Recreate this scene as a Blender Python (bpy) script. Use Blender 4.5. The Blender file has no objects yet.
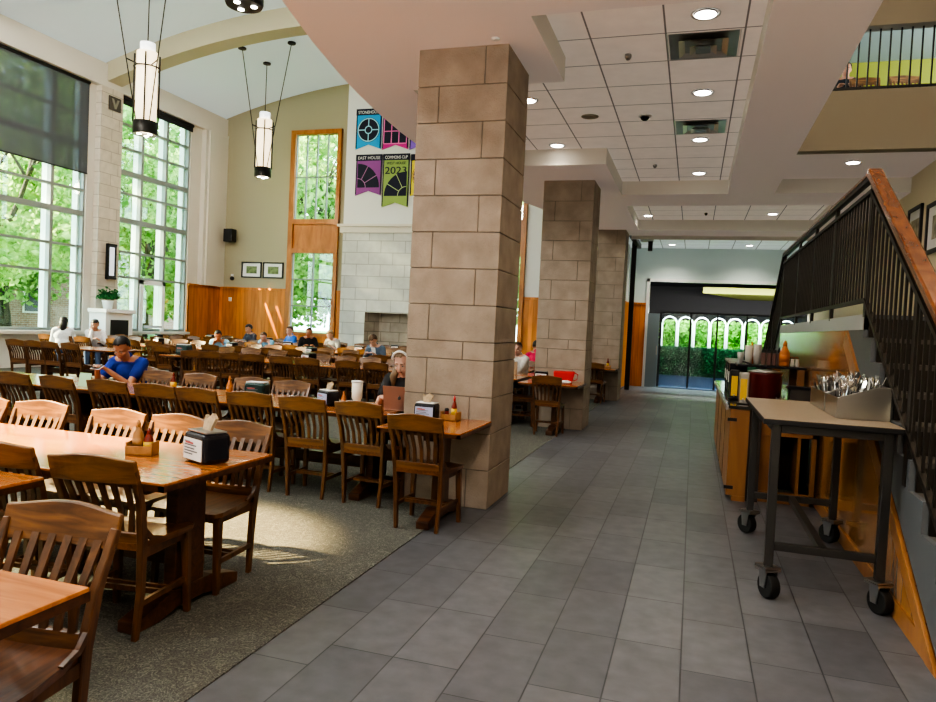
import bpy, bmesh, math, random
from mathutils import Vector as V, Matrix, Euler
random.seed(11)
sc = bpy.context.scene
COL = sc.collection
PI = math.pi
R = math.radians

# ------------------------------------------------------------------ materials
def mat(name, col, rough=.5, metal=0., spec=None, emit=None, es=0., noise=0., nscale=8., bump=0., bscale=60., coat=0., alpha=None):
    m = bpy.data.materials.new(name); m.use_nodes = True
    nt = m.node_tree; b = nt.nodes['Principled BSDF']
    b.inputs['Base Color'].default_value = (*col, 1)
    b.inputs['Roughness'].default_value = rough
    b.inputs['Metallic'].default_value = metal
    if spec is not None: b.inputs['Specular IOR Level'].default_value = spec
    if coat: b.inputs['Coat Weight'].default_value = coat; b.inputs['Coat Roughness'].default_value = .12
    if emit: b.inputs['Emission Color'].default_value = (*emit, 1); b.inputs['Emission Strength'].default_value = es
    tc = nt.nodes.new('ShaderNodeTexCoord')
    if noise:
        n = nt.nodes.new('ShaderNodeTexNoise'); n.inputs['Scale'].default_value = nscale; n.inputs['Detail'].default_value = 5
        r = nt.nodes.new('ShaderNodeValToRGB')
        r.color_ramp.elements[0].position = .3; r.color_ramp.elements[1].position = .7
        r.color_ramp.elements[0].color = (*[c * (1 - noise) for c in col], 1)
        r.color_ramp.elements[1].color = (*[min(1, c * (1 + noise)) for c in col], 1)
        nt.links.new(tc.outputs['Object'], n.inputs['Vector']); nt.links.new(n.outputs['Fac'], r.inputs['Fac'])
        nt.links.new(r.outputs['Color'], b.inputs['Base Color'])
    if bump:
        n2 = nt.nodes.new('ShaderNodeTexNoise'); n2.inputs['Scale'].default_value = bscale; n2.inputs['Detail'].default_value = 4
        bp = nt.nodes.new('ShaderNodeBump'); bp.inputs['Strength'].default_value = bump; bp.inputs['Distance'].default_value = .01
        nt.links.new(tc.outputs['Object'], n2.inputs['Vector']); nt.links.new(n2.outputs['Fac'], bp.inputs['Height']); nt.links.new(bp.outputs['Normal'], b.inputs['Normal'])
    return m

def wood(name, c1, c2, rough=.35, stretch=(3, 30, 30), plank=None, coat=0.):
    m = bpy.data.materials.new(name); m.use_nodes = True
    nt = m.node_tree; b = nt.nodes['Principled BSDF']; L = nt.links.new
    b.inputs['Roughness'].default_value = rough
    if coat: b.inputs['Coat Weight'].default_value = coat; b.inputs['Coat Roughness'].default_value = .1
    tc = nt.nodes.new('ShaderNodeTexCoord'); mp = nt.nodes.new('ShaderNodeMapping'); mp.inputs['Scale'].default_value = stretch
    n = nt.nodes.new('ShaderNodeTexNoise'); n.inputs['Scale'].default_value = 1; n.inputs['Detail'].default_value = 6; n.inputs['Distortion'].default_value = 1.2
    r = nt.nodes.new('ShaderNodeValToRGB'); r.color_ramp.elements[0].color = (*c1, 1); r.color_ramp.elements[1].color = (*c2, 1)
    r.color_ramp.elements[0].position = .32; r.color_ramp.elements[1].position = .68
    L(tc.outputs['Object'], mp.inputs['Vector']); L(mp.outputs['Vector'], n.inputs['Vector']); L(n.outputs['Fac'], r.inputs['Fac'])
    out = r.outputs['Color']
    if plank:   # vertical boards: (board width)
        sp = nt.nodes.new('ShaderNodeSeparateXYZ'); L(tc.outputs['Object'], sp.inputs[0])
        ad = nt.nodes.new('ShaderNodeMath'); ad.operation = 'ADD'; L(sp.outputs['X'], ad.inputs[0]); L(sp.outputs['Y'], ad.inputs[1])
        dv = nt.nodes.new('ShaderNodeMath'); dv.operation = 'DIVIDE'; L(ad.outputs[0], dv.inputs[0]); dv.inputs[1].default_value = plank
        fl = nt.nodes.new('ShaderNodeMath'); fl.operation = 'FLOOR'; L(dv.outputs[0], fl.inputs[0])
        wn = nt.nodes.new('ShaderNodeTexWhiteNoise'); wn.noise_dimensions = '1D'; L(fl.outputs[0], wn.inputs['W'])
        fr = nt.nodes.new('ShaderNodeMath'); fr.operation = 'FRACT'; L(dv.outputs[0], fr.inputs[0])
        gt = nt.nodes.new('ShaderNodeMath'); gt.operation = 'GREATER_THAN'; L(fr.outputs[0], gt.inputs[0]); gt.inputs[1].default_value = .05
        mr = nt.nodes.new('ShaderNodeMapRange'); L(wn.outputs['Value'], mr.inputs[0]); mr.inputs[3].default_value = .78; mr.inputs[4].default_value = 1.15
        mu = nt.nodes.new('ShaderNodeMath'); mu.operation = 'MULTIPLY'; L(mr.outputs[0], mu.inputs[0])
        mr2 = nt.nodes.new('ShaderNodeMapRange'); L(gt.outputs[0], mr2.inputs[0]); mr2.inputs[3].default_value = .45; mr2.inputs[4].default_value = 1
        L(mr2.outputs[0], mu.inputs[1])
        vm = nt.nodes.new('ShaderNodeVectorMath'); vm.operation = 'SCALE'; L(out, vm.inputs[0]); L(mu.outputs[0], vm.inputs['Scale'])
        out = vm.outputs[0]
    L(out, b.inputs['Base Color'])
    return m

def brick(name, c1, c2, mortar, bw, rh, off, freq, ms, vec, rough=.5, phase=(0, 0), bump=.15, noise=.25, nscale=6):
    """vec: 'yx' tiles on a floor, 'xy' grid on a ceiling, 'wall' = (x+y, z)"""
    m = bpy.data.materials.new(name); m.use_nodes = True
    nt = m.node_tree; b = nt.nodes['Principled BSDF']; L = nt.links.new
    b.inputs['Roughness'].default_value = rough
    g = nt.nodes.new('ShaderNodeNewGeometry'); sp = nt.nodes.new('ShaderNodeSeparateXYZ'); L(g.outputs['Position'], sp.inputs[0])
    cb = nt.nodes.new('ShaderNodeCombineXYZ')
    def addc(sock, c):
        a = nt.nodes.new('ShaderNodeMath'); a.operation = 'ADD'; L(sock, a.inputs[0]); a.inputs[1].default_value = c; return a.outputs[0]
    if vec == 'yx': u, v = sp.outputs['Y'], sp.outputs['X']
    elif vec == 'xy': u, v = sp.outputs['X'], sp.outputs['Y']
    else:
        a = nt.nodes.new('ShaderNodeMath'); a.operation = 'ADD'; L(sp.outputs['X'], a.inputs[0]); L(sp.outputs['Y'], a.inputs[1]); u, v = a.outputs[0], sp.outputs['Z']
    L(addc(u, phase[0]), cb.inputs[0]); L(addc(v, phase[1]), cb.inputs[1])
    t = nt.nodes.new('ShaderNodeTexBrick'); t.offset = off; t.offset_frequency = freq
    t.inputs['Color1'].default_value = (*c1, 1); t.inputs['Color2'].default_value = (*c2, 1); t.inputs['Mortar'].default_value = (*mortar, 1)
    t.inputs['Scale'].default_value = 1; t.inputs['Mortar Size'].default_value = ms; t.inputs['Mortar Smooth'].default_value = 0.1
    t.inputs['Brick Width'].default_value = bw; t.inputs['Row Height'].default_value = rh; t.inputs['Bias'].default_value = 0
    L(cb.outputs[0], t.inputs['Vector'])
    n = nt.nodes.new('ShaderNodeTexNoise'); n.inputs['Scale'].default_value = nscale; n.inputs['Detail'].default_value = 6; L(g.outputs['Position'], n.inputs['Vector'])
    mr = nt.nodes.new('ShaderNodeMapRange'); L(n.outputs['Fac'], mr.inputs[0]); mr.inputs[1].default_value = .25; mr.inputs[2].default_value = .75; mr.inputs[3].default_value = 1 - noise; mr.inputs[4].default_value = 1 + noise
    vm = nt.nodes.new('ShaderNodeVectorMath'); vm.operation = 'SCALE'; L(t.outputs['Color'], vm.inputs[0]); L(mr.outputs[0], vm.inputs['Scale'])
    L(vm.outputs[0], b.inputs['Base Color'])
    if bump:
        bp = nt.nodes.new('ShaderNodeBump'); bp.inputs['Strength'].default_value = bump; bp.inputs['Distance'].default_value = .004; bp.invert = True
        L(t.outputs['Fac'], bp.inputs['Height']); L(bp.outputs['Normal'], b.inputs['Normal'])
    return m

def glassy(name, tint=(1, 1, 1), refl=.07, rough=.0):
    m = bpy.data.materials.new(name); m.use_nodes = True
    nt = m.node_tree; nt.nodes.clear(); L = nt.links.new
    o = nt.nodes.new('ShaderNodeOutputMaterial'); mx = nt.nodes.new('ShaderNodeMixShader'); mx.inputs[0].default_value = refl
    t = nt.nodes.new('ShaderNodeBsdfTransparent'); t.inputs[0].default_value = (*tint, 1)
    g = nt.nodes.new('ShaderNodeBsdfGlossy'); g.inputs['Roughness'].default_value = rough
    L(t.outputs[0], mx.inputs[1]); L(g.outputs[0], mx.inputs[2]); L(mx.outputs[0], o.inputs[0])
    return m

def leafmat(name, c1, c2, tr=.5):
    m = bpy.data.materials.new(name); m.use_nodes = True
    nt = m.node_tree; nt.nodes.clear(); L = nt.links.new
    o = nt.nodes.new('ShaderNodeOutputMaterial'); mx = nt.nodes.new('ShaderNodeMixShader'); mx.inputs[0].default_value = tr
    g = nt.nodes.new('ShaderNodeNewGeometry'); n = nt.nodes.new('ShaderNodeTexNoise'); n.inputs['Scale'].default_value = 1.1; n.inputs['Detail'].default_value = 8; L(g.outputs['Position'], n.inputs['Vector'])
    r = nt.nodes.new('ShaderNodeValToRGB'); r.color_ramp.elements[0].color = (*c1, 1); r.color_ramp.elements[1].color = (*c2, 1); r.color_ramp.elements[0].position = .38; r.color_ramp.elements[1].position = .62
    L(n.outputs['Fac'], r.inputs['Fac'])
    d = nt.nodes.new('ShaderNodeBsdfDiffuse'); t = nt.nodes.new('ShaderNodeBsdfTranslucent')
    L(r.outputs[0], d.inputs[0]); L(r.outputs[0], t.inputs[0]); L(d.outputs[0], mx.inputs[1]); L(t.outputs[0], mx.inputs[2]); L(mx.outputs[0], o.inputs[0])
    return m

M = {}
M['chair'] = wood('chair oak', (.055, .020, .006), (.16, .064, .019), .36, (14, 14, 3), coat=.15)
M['chair_back'] = wood('chair oak rail', (.085, .032, .009), (.24, .105, .031), .38, (3, 25, 25), coat=.12)
M['seat'] = wood('chair seat oak', (.075, .027, .008), (.20, .075, .022), .3, (25, 3, 25), coat=.3)
M['top'] = wood('table top oak', (.34, .11, .028), (.58, .22, .062), .22, (2, 22, 22), coat=.5)
M['dark'] = wood('dark table edge', (.045, .016, .007), (.11, .043, .016), .35, (3, 20, 20))
M['panel'] = wood('wainscot oak', (.52, .165, .025), (.72, .27, .05), .4, (4, 4, .6), plank=.14)
M['trimwood'] = wood('orange trim oak', (.34, .12, .03), (.52, .21, .06), .35, (4, 4, 1.2))
M['rail'] = wood('handrail oak', (.14, .042, .011), (.27, .092, .024), .25, (8, 2, 8), coat=.5)
M['stairtrim'] = wood('stair trim oak', (.28, .12, .04), (.40, .19, .07), .35, (4, 4, 1.2))
M['stairpanel'] = wood('stair oak boards', (.34, .155, .05), (.48, .235, .085), .13, (5, 5, .5), plank=.19, coat=.6)
M['cab'] = wood('counter oak', (.24, .11, .038), (.34, .165, .06), .35, (5, 5, 1))
M['caddy'] = wood('caddy pine', (.35, .17, .06), (.5, .27, .1), .5, (10, 10, 10))
M['stone'] = mat('column limestone', (.34, .28, .225), .75, noise=.16, nscale=5, bump=.5, bscale=90)
M['stone_gap'] = mat('dark stone joint', (.19, .16, .13), .9)  # darker core seen in the joints between the blocks
M['white_stone'] = brick('pale fireplace stone', (.52, .53, .52), (.62, .63, .61), (.36, .36, .35), .8, .36, .5, 2, .012, 'wall', .7, noise=.08)
M['fire_brick'] = brick('firebox stone', (.33, .28, .23), (.42, .36, .30), (.2, .17, .14), .62, .3, .5, 2, .012, 'wall', .8, noise=.15)
M['pier'] = brick('pier limestone', (.60, .54, .46), (.66, .60, .52), (.42, .37, .31), .62, .3, .4, 2, .01, 'wall', .8, noise=.1)
M['tile'] = brick('slate floor tile', (.100, .103, .115), (.145, .148, .16), (.05, .05, .055), .612, .3085, .35, 3, .0035, 'yx', .42, phase=(.12, -.028), bump=.4, noise=.17, nscale=9)
M['ctile'] = brick('ceiling tile', (.74, .66, .59), (.74, .66, .59), (.20, .18, .165), .62, .62, 0, 1, .008, 'xy', .85, phase=(-.26 + 1.24, .01), bump=.3, noise=.04)
M['ctile2'] = brick('cool ceiling tile', (.66, .74, .74), (.66, .74, .74), (.25, .27, .26), .62, .62, 0, 1, .011, 'xy', .85, phase=(-.26 + 1.24, .01), bump=.3, noise=.04)
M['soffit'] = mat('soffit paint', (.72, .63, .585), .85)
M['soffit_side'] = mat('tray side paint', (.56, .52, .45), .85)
M['vault'] = mat('vault pale blue paint', (.66, .76, .80), .85)
M['khaki'] = mat('khaki wall paint', (.40, .37, .265), .85)
M['cream'] = mat('cream wall paint', (.72, .65, .49), .85)
M['beige'] = mat('beige fascia paint', (.44, .415, .34), .85)
M['white'] = mat('white wall paint', (.74, .75, .74), .7)
M['cornice'] = mat('warm white plaster', (.70, .665, .60), .8)
M['paleblue'] = mat('pale teal wall paint', (.55, .64, .62), .8)
M['frame'] = mat('aluminium window frame', (.28, .30, .29), .5, .2)
M['fin'] = mat('white concrete fin', (.86, .88, .88), .7)
M['glass'] = glassy('window glass', (.92, 1, .97), .06)
M['cglass'] = glassy('door glass', (.72, .82, .86), .06, .05)
M['pglass'] = glassy('picture glass', (1, 1, 1), .1)
M['black'] = mat('black powder coat', (.012, .012, .013), .45)
M['bronze'] = mat('dark bronze metal', (.030, .026, .022), .4, .5)
M['grey'] = mat('painted grey stringer', (.115, .125, .135), .5)
M['greylt'] = mat('grey landing fascia', (.42, .44, .45), .5)
M['cartmetal'] = mat('brushed cart steel', (.085, .082, .078), .38, .8)
M['laminate'] = mat('tan laminate', (.36, .28, .195), .3, noise=.12, nscale=90)
M['steel'] = mat('stainless steel', (.48, .47, .45), .28, 1., noise=.1, nscale=3)
M['chrome'] = mat('polished cutlery steel', (.75, .75, .75), .12, 1.)
M['rubber'] = mat('black rubber', (.01, .01, .01), .6)
M['zinc'] = mat('zinc plate', (.4, .4, .4), .3, 1.)
M['maroon'] = mat('maroon enamel', (.11, .008, .007), .3)
M['red'] = mat('red plastic', (.6, .02, .02), .4)
M['yellow'] = mat('yellow plastic', (.75, .48, .04), .4)
M['orange'] = mat('orange sauce plastic', (.52, .17, .03), .35)
M['ketchup'] = mat('dark sauce', (.20, .02, .008), .2)
M['papercup'] = mat('white paper cup', (.72, .70, .66), .6)
M['paper'] = mat('white paper', (.80, .80, .80), .7)
M['bluepaper'] = mat('pale blue card', (.42, .48, .72), .6)
M['greencard'] = mat('pale green card', (.45, .70, .45), .6)
M['napkin'] = mat('brown paper napkin', (.45, .34, .22), .9, noise=.3, nscale=30)
M['ink'] = mat('grey print', (.14, .16, .18), .7)
M['redink'] = mat('red print', (.55, .12, .12), .7)
M['plasticblk'] = mat('glossy black plastic', (.012, .013, .02), .25)
M['tealblk'] = mat('dark teal plastic', (.02, .05, .05), .25)
M['lamp'] = mat('warm lantern glass', (.8, .7, .55), .5, emit=(1, .80, .52), es=1.4, noise=.2, nscale=4)
M['lampcap'] = mat('white lantern top', (.9, .9, .9), .5, emit=(.95, .97, 1), es=.9)
M['led'] = mat('lit downlight lens', (1, 1, 1), .4, emit=(1, .95, .86), es=14)
M['shade'] = glassy('roller shade mesh', (.34, .36, .38), .0)
def shade_fix():
    m = M['shade']; nt = m.node_tree
    g = [n for n in nt.nodes if n.type == 'BSDF_GLOSSY'][0]; mx = [n for n in nt.nodes if n.type == 'MIX_SHADER'][0]
    d = nt.nodes.new('ShaderNodeBsdfDiffuse'); d.inputs[0].default_value = (.26, .27, .30, 1); mx.inputs[0].default_value = .44
    nt.links.new(d.outputs[0], mx.inputs[2])
shade_fix()
M['blind'] = mat('opaque sun block', (.45, .44, .40), .9)  # for the unseen screens added to block sun
M['leaf'] = leafmat('sunlit leaves', (.14, .30, .07), (.60, .78, .30))
M['leaf2'] = leafmat('hedge leaves', (.015, .075, .03), (.05, .17, .06), .15)
M['leaf3'] = leafmat('trellis leaves', (.06, .28, .02), (.42, .80, .12), .3)
M['bark'] = mat('bark', (.10, .08, .065), .9, noise=.3, nscale=6)
M['lawn'] = mat('lawn', (.09, .22, .04), .9, noise=.5, nscale=1.5)
M['bbrick'] = brick('campus brick', (.26, .13, .09), (.32, .17, .12), (.35, .32, .28), .4, .14, .5, 2, .012, 'wall', .9)
M['skin'] = mat('skin', (.56, .30, .20), .5)
M['skin2'] = mat('fair skin', (.66, .40, .31), .5)
M['skin3'] = mat('tan skin', (.42, .20, .12), .5)
M['carpet'] = mat('carpet', (.085, .088, .072), .95)

def carpet_fix():
    m = M['carpet']; nt = m.node_tree; b = nt.nodes['Principled BSDF']; L = nt.links.new
    g = nt.nodes.new('ShaderNodeNewGeometry')
    w = nt.nodes.new('ShaderNodeTexNoise'); w.inputs['Scale'].default_value = 5; w.inputs['Detail'].default_value = 3; w.inputs['Distortion'].default_value = 7
    n = nt.nodes.new('ShaderNodeTexNoise'); n.inputs['Scale'].default_value = 130; n.inputs['Detail'].default_value = 2
    L(g.outputs['Position'], w.inputs['Vector']); L(g.outputs['Position'], n.inputs['Vector'])
    r = nt.nodes.new('ShaderNodeValToRGB')
    e = r.color_ramp.elements; e[0].position = .46; e[1].position = .54; e[0].color = (.10, .099, .085, 1); e[1].color = (.10, .099, .085, 1)
    x = e.new(.5); x.color = (.19, .19, .155, 1)
    L(w.outputs['Fac'], r.inputs['Fac'])
    mr = nt.nodes.new('ShaderNodeMapRange'); L(n.outputs['Fac'], mr.inputs[0]); mr.inputs[1].default_value = .3; mr.inputs[2].default_value = .7; mr.inputs[3].default_value = .55; mr.inputs[4].default_value = 1.4
    vm = nt.nodes.new('ShaderNodeVectorMath'); vm.operation = 'SCALE'; L(r.outputs[0], vm.inputs[0]); L(mr.outputs[0], vm.inputs['Scale']); L(vm.outputs[0], b.inputs['Base Color'])
    bp = nt.nodes.new('ShaderNodeBump'); bp.inputs['Strength'].default_value = .6; bp.inputs['Distance'].default_value = .01
    L(n.outputs['Fac'], bp.inputs['Height']); L(bp.outputs['Normal'], b.inputs['Normal'])
carpet_fix()
_cm = {}
for k_, e_ in (('soffit', .10), ('ctile', .16), ('ctile2', .2), ('soffit_side', .07), ('vault', .16), ('paleblue', .05)):  # glow added to ceilings, vault and end wall, standing in for bounced light
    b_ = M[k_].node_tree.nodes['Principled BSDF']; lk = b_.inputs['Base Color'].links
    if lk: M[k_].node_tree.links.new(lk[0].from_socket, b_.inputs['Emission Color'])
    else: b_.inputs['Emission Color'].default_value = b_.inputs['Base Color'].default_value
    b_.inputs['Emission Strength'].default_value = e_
def cmat(col, rough=.8):
    k = (tuple(round(c, 3) for c in col), rough)
    if k not in _cm: _cm[k] = mat('cloth %d' % len(_cm), col, rough, noise=.12, nscale=25)
    return _cm[k]

# ------------------------------------------------------------------ mesh helpers
def box(bm, x0, y0, z0, x1, y1, z1, mi=0, mtx=None):
    vs = [bm.verts.new(p) for p in ((x0, y0, z0), (x1, y0, z0), (x1, y1, z0), (x0, y1, z0), (x0, y0, z1), (x1, y0, z1), (x1, y1, z1), (x0, y1, z1))]
    if mtx is not None:
        for v in vs: v.co = mtx @ v.co
    for f in ((3, 2, 1, 0), (4, 5, 6, 7), (0, 1, 5, 4), (1, 2, 6, 5), (2, 3, 7, 6), (3, 0, 4, 7)):
        fc = bm.faces.new([vs[i] for i in f]); fc.material_index = mi
    return vs

def cbox(bm, c, s, mi=0, rot=None):
    mtx = Matrix.Translation(c) @ (rot.to_matrix().to_4x4() if rot else Matrix())
    return box(bm, -s[0] / 2, -s[1] / 2, -s[2] / 2, s[0] / 2, s[1] / 2, s[2] / 2, mi, mtx)

def frame_of(d, up=V((0, 0, 1))):
    d = d.normalized()
    if abs(d.dot(up)) > .99: up = V((0, 1, 0))
    x = d.cross(up).normalized(); return x, x.cross(d).normalized()

def bar(bm, pts, w, h, up=V((0, 0, 1)), ws=None, hs=None, mi=0):
    """rectangular bar swept along pts; w along 'side', h along 'up'"""
    pts = [V(p) for p in pts]; rings = []
    for i, p in enumerate(pts):
        d = (pts[min(i + 1, len(pts) - 1)] - pts[max(i - 1, 0)])
        x, u = frame_of(d, up)
        ww = (ws[i] if ws else w) / 2; hh = (hs[i] if hs else h) / 2
        rings.append([bm.verts.new(p + x * a * ww + u * b * hh) for a, b in ((-1, -1), (1, -1), (1, 1), (-1, 1))])
    for a, b in zip(rings, rings[1:]):
        for k in range(4):
            f = bm.faces.new((a[k], a[(k + 1) % 4], b[(k + 1) % 4], b[k])); f.material_index = mi
    f = bm.faces.new(rings[0][::-1]); f.material_index = mi
    f = bm.faces.new(rings[-1]); f.material_index = mi

def tube(bm, pts, r, seg=10, rs=None, mi=0, cap=True):
    pts = [V(p) for p in pts]; rings = []
    for i, p in enumerate(pts):
        d = (pts[min(i + 1, len(pts) - 1)] - pts[max(i - 1, 0)]); x, u = frame_of(d)
        rr = rs[i] if rs else r
        rings.append([bm.verts.new(p + (x * math.cos(2 * PI * k / seg) + u * math.sin(2 * PI * k / seg)) * rr) for k in range(seg)])
    for a, b in zip(rings, rings[1:]):
        for k in range(seg):
            f = bm.faces.new((a[k], a[(k + 1) % seg], b[(k + 1) % seg], b[k])); f.material_index = mi; f.smooth = True
    if cap:
        f = bm.faces.new(rings[0][::-1]); f.material_index = mi
        f = bm.faces.new(rings[-1]); f.material_index = mi

def lathe(bm, prof, c=(0, 0, 0), seg=20, mi=0):
    rings = []
    for r, z in prof:
        rings.append([bm.verts.new((c[0] + r * math.cos(2 * PI * k / seg), c[1] + r * math.sin(2 * PI * k / seg), c[2] + z)) for k in range(seg)])
    for a, b in zip(rings, rings[1:]):
        for k in range(seg):
            f = bm.faces.new((a[k], a[(k + 1) % seg], b[(k + 1) % seg], b[k])); f.material_index = mi; f.smooth = True
    bm.faces.new(rings[0][::-1]).material_index = mi
    bm.faces.new(rings[-1]).material_index = mi

def prism(bm, poly, fn, a, b, mi=0):
    """poly 2-D points; fn(u,v,t)->xyz; extruded t from a to b"""
    A = [bm.verts.new(fn(u, v, a)) for u, v in poly]; B = [bm.verts.new(fn(u, v, b)) for u, v in poly]
    bm.faces.new(A[::-1]).material_index = mi; bm.faces.new(B).material_index = mi
    n = len(poly)
    for i in range(n):
        bm.faces.new((A[i], A[(i + 1) % n], B[(i + 1) % n], B[i])).material_index = mi

def ell(bm, c, r, rot=None, sub=3, mi=0):
    g = bmesh.ops.create_icosphere(bm, subdivisions=sub, radius=1)
    mt = Matrix.Translation(c) @ (rot.to_matrix().to_4x4() if rot else Matrix()) @ Matrix.Diagonal((*r, 1))
    for v in g['verts']:
        v.co = mt @ v.co
        for f in v.link_faces: f.smooth = True; f.material_index = mi
    return g['verts']

def cap(bm, p, q, r0, r1, sub=2):
    """tapered capsule"""
    p, q = V(p), V(q)
    ell(bm, p, (r0,) * 3, sub=sub); ell(bm, q, (r1,) * 3, sub=sub)
    tube(bm, [p, q], 0, 14, rs=[r0, r1])

def obj(name, bm, m, parent=None, bevel=0, smooth=False, seg=2):
    bmesh.ops.recalc_face_normals(bm, faces=bm.faces[:])
    me = bpy.data.meshes.new(name); bm.to_mesh(me); bm.free()
    if smooth:
        for p in me.polygons: p.use_smooth = True
    for x in (m if isinstance(m, (list, tuple)) else [m]): me.materials.append(x)
    o = bpy.data.objects.new(name, me); COL.objects.link(o)
    if parent: o.parent = parent
    if bevel:
        b = o.modifiers.new('b', 'BEVEL'); b.width = bevel; b.segments = seg; b.limit_method = 'ANGLE'; b.angle_limit = R(40)
    return o

def tag(o, label, cat, group=None, kind=None):
    o['label'] = label; o['category'] = cat
    if group: o['group'] = group
    if kind: o['kind'] = kind
    return o

def thing(name, label, cat, loc=(0, 0, 0), rz=0, group=None, kind=None):
    o = bpy.data.objects.new(name, None); o.empty_display_size = .1; COL.objects.link(o)
    o.location = loc; o.rotation_euler = (0, 0, rz)
    return tag(o, label, cat, group, kind)

def struct(name, bm, m, parent=None, **k):
    o = obj(name, bm, m, parent, **k)
    if parent is None: o['kind'] = 'structure'
    return o

def dup(root, loc, rz, label, group=None):
    r = root.copy(); COL.objects.link(r); r.location = loc; r.rotation_euler = (0, 0, rz); r['label'] = label
    if group: r['group'] = group
    elif 'group' in r: del r['group']
    for ch in list(root.children):
        c = ch.copy(); COL.objects.link(c); c.parent = r
        for g in ch.children:
            d = g.copy(); COL.objects.link(d); d.parent = c
    return r
NB = bmesh.new

# ------------------------------------------------------------------ setting
XL, YB, YE = -15.3, 20.5, 21.3      # window wall, hall end wall, corridor end wall
ZS, ZT = 3.78, 4.0                  # soffit, tile ceiling
XR = 2.93
b = NB(); box(b, -15.9, -5, -.2, 3.3, 21.6, 0); f = struct('floor', b, M['tile'])
b = NB(); box(b, XL, -5, -.004, -1.79, YB, .006); c = struct('floor_carpet', b, M['carpet'])
f['label'] = 'grey rectangular stone tile floor of the corridor'; c['label'] = 'grey green patterned carpet under the dining tables'
for o, k in ((f, 'floor'), (c, 'carpet')): o['category'] = k

# --- soffit with recessed trays
def arc_x(y): return min(-2.31, -3.5 + .030 * (y - 8.8) ** 2)
def tray_box(b, x0, y0, x1, y1, skip=()):
    P = {'s': ((x0, y0), (x1, y0)), 'n': ((x1, y1), (x0, y1)), 'e': ((x1, y0), (x1, y1)), 'w': ((x0, y1), (x0, y0))}
    for k, (p, q) in P.items():
        if k in skip: continue
        vs = [b.verts.new((*p, ZS)), b.verts.new((*q, ZS)), b.verts.new((*q, ZT)), b.verts.new((*p, ZT))]; b.faces.new(vs)
b = NB()
def q(x0, y0, x1, y1, z=ZS):
    b.faces.new([b.verts.new(p) for p in ((x0, y0, z), (x0, y1, z), (x1, y1, z), (x1, y0, z))])
q(-1.26, -5, .385, 5.16); q(.385, -5, 1.07, 12.05)
q(-1.26, 12.05, 1.07, 13.1); q(1.07, 12.05, XR, 13.1)
q(2.2, 13.1, XR, 16.1); q(-1.28, 16.1, XR, 17.0)
ys = [-5, 0, 1, 2, 2.6, 3.2, 3.9, 4.6, 5.3, 6, 6.57, 7.2, 8, 8.8, 9.3, 9.85, 10.5, 11.2, 12, 12.7, 13.4, 14, 14.6, 15.2, 16.1, 17, 20.5]
for y0, y1 in zip(ys, ys[1:]):
    xr = -2.75 if 6.57 <= y0 < 9.85 else (-1.26 if y0 < 13.4 else -1.28)
    if y0 >= 17: xr = -1.9
    b.faces.new([b.verts.new(p) for p in ((arc_x(y0), y0, ZS), (arc_x(y1), y1, ZS), (xr, y1, ZS), (xr, y0, ZS))])
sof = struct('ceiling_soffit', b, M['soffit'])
b = NB()
for p, q_ in (((-1.26, 5.16), (-1.26, 6.57)), ((-1.26, 6.57), (-2.75, 6.57)), ((-2.75, 6.57), (-2.75, 9.85)), ((-2.75, 9.85), (-1.26, 9.85)), ((-1.26, 9.85), (-1.26, 12.05)), ((-1.26, 12.05), (.385, 12.05)), ((.385, 12.05), (.385, 5.16)), ((.385, 5.16), (-1.26, 5.16)),
              ((-1.28, 13.1), (2.2, 13.1)), ((2.2, 13.1), (2.2, 16.1)), ((2.2, 16.1), (-1.28, 16.1)), ((-1.28, 16.1), (-1.28, 13.1)), ((-1.9, 17), (XR, 17)), ((1.07, 12.05), (XR, 12.05)), ((1.07, 10.3), (1.07, 12.05))):
    b.faces.new([b.verts.new(p3) for p3 in ((*p, ZS), (*q_, ZS), (*q_, ZT), (*p, ZT))])
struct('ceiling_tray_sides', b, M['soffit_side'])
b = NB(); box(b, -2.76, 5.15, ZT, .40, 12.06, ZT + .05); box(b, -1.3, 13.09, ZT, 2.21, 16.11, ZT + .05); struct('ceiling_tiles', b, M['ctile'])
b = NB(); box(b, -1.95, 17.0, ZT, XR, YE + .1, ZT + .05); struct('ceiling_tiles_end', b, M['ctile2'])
# beam beside the stairwell and wall over the hall edge
b = NB(); box(b, .95, -5, ZS + .002, 1.07, 10.3, 7.2); struct('wall_stairwell_beam', b, M['soffit'])
b = NB()
for y0, y1 in zip(ys, ys[1:]):
    b.faces.new([b.verts.new(p) for p in ((arc_x(y0), y0, ZS), (arc_x(y1), y1, ZS), (arc_x(y1), y1, 9.3), (arc_x(y0), y0, 9.3))])
struct('wall_hall_right', b, M['cornice'])
b = NB(); box(b, XR, -5, -.1, XR + .2, 10.5, 7.2); box(b, XR, 10.5, -.1, XR + .2, YE + .1, 4.5); struct('wall_right', b, M['cream'])
b = NB(); box(b, 1.07, 10.3, ZT, XR, 10.5, 4.76); struct('wall_balcony_fascia', b, M['beige'])
b = NB(); box(b, 1.07, 10.5, ZT - .0, XR, 12.06, ZT + .05); struct('ceiling_stairwell_lower', b, M['soffit'])
b = NB(); box(b, 1.07, 10.3, 5.56, XR, 10.5, 7.2); struct('wall_balcony_header', b, M['beige'])
b = NB(); box(b, .95, -5, 7.2, XR + .2, 10.5, 7.3); struct('ceiling_stairwell', b, M['soffit'])
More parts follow.
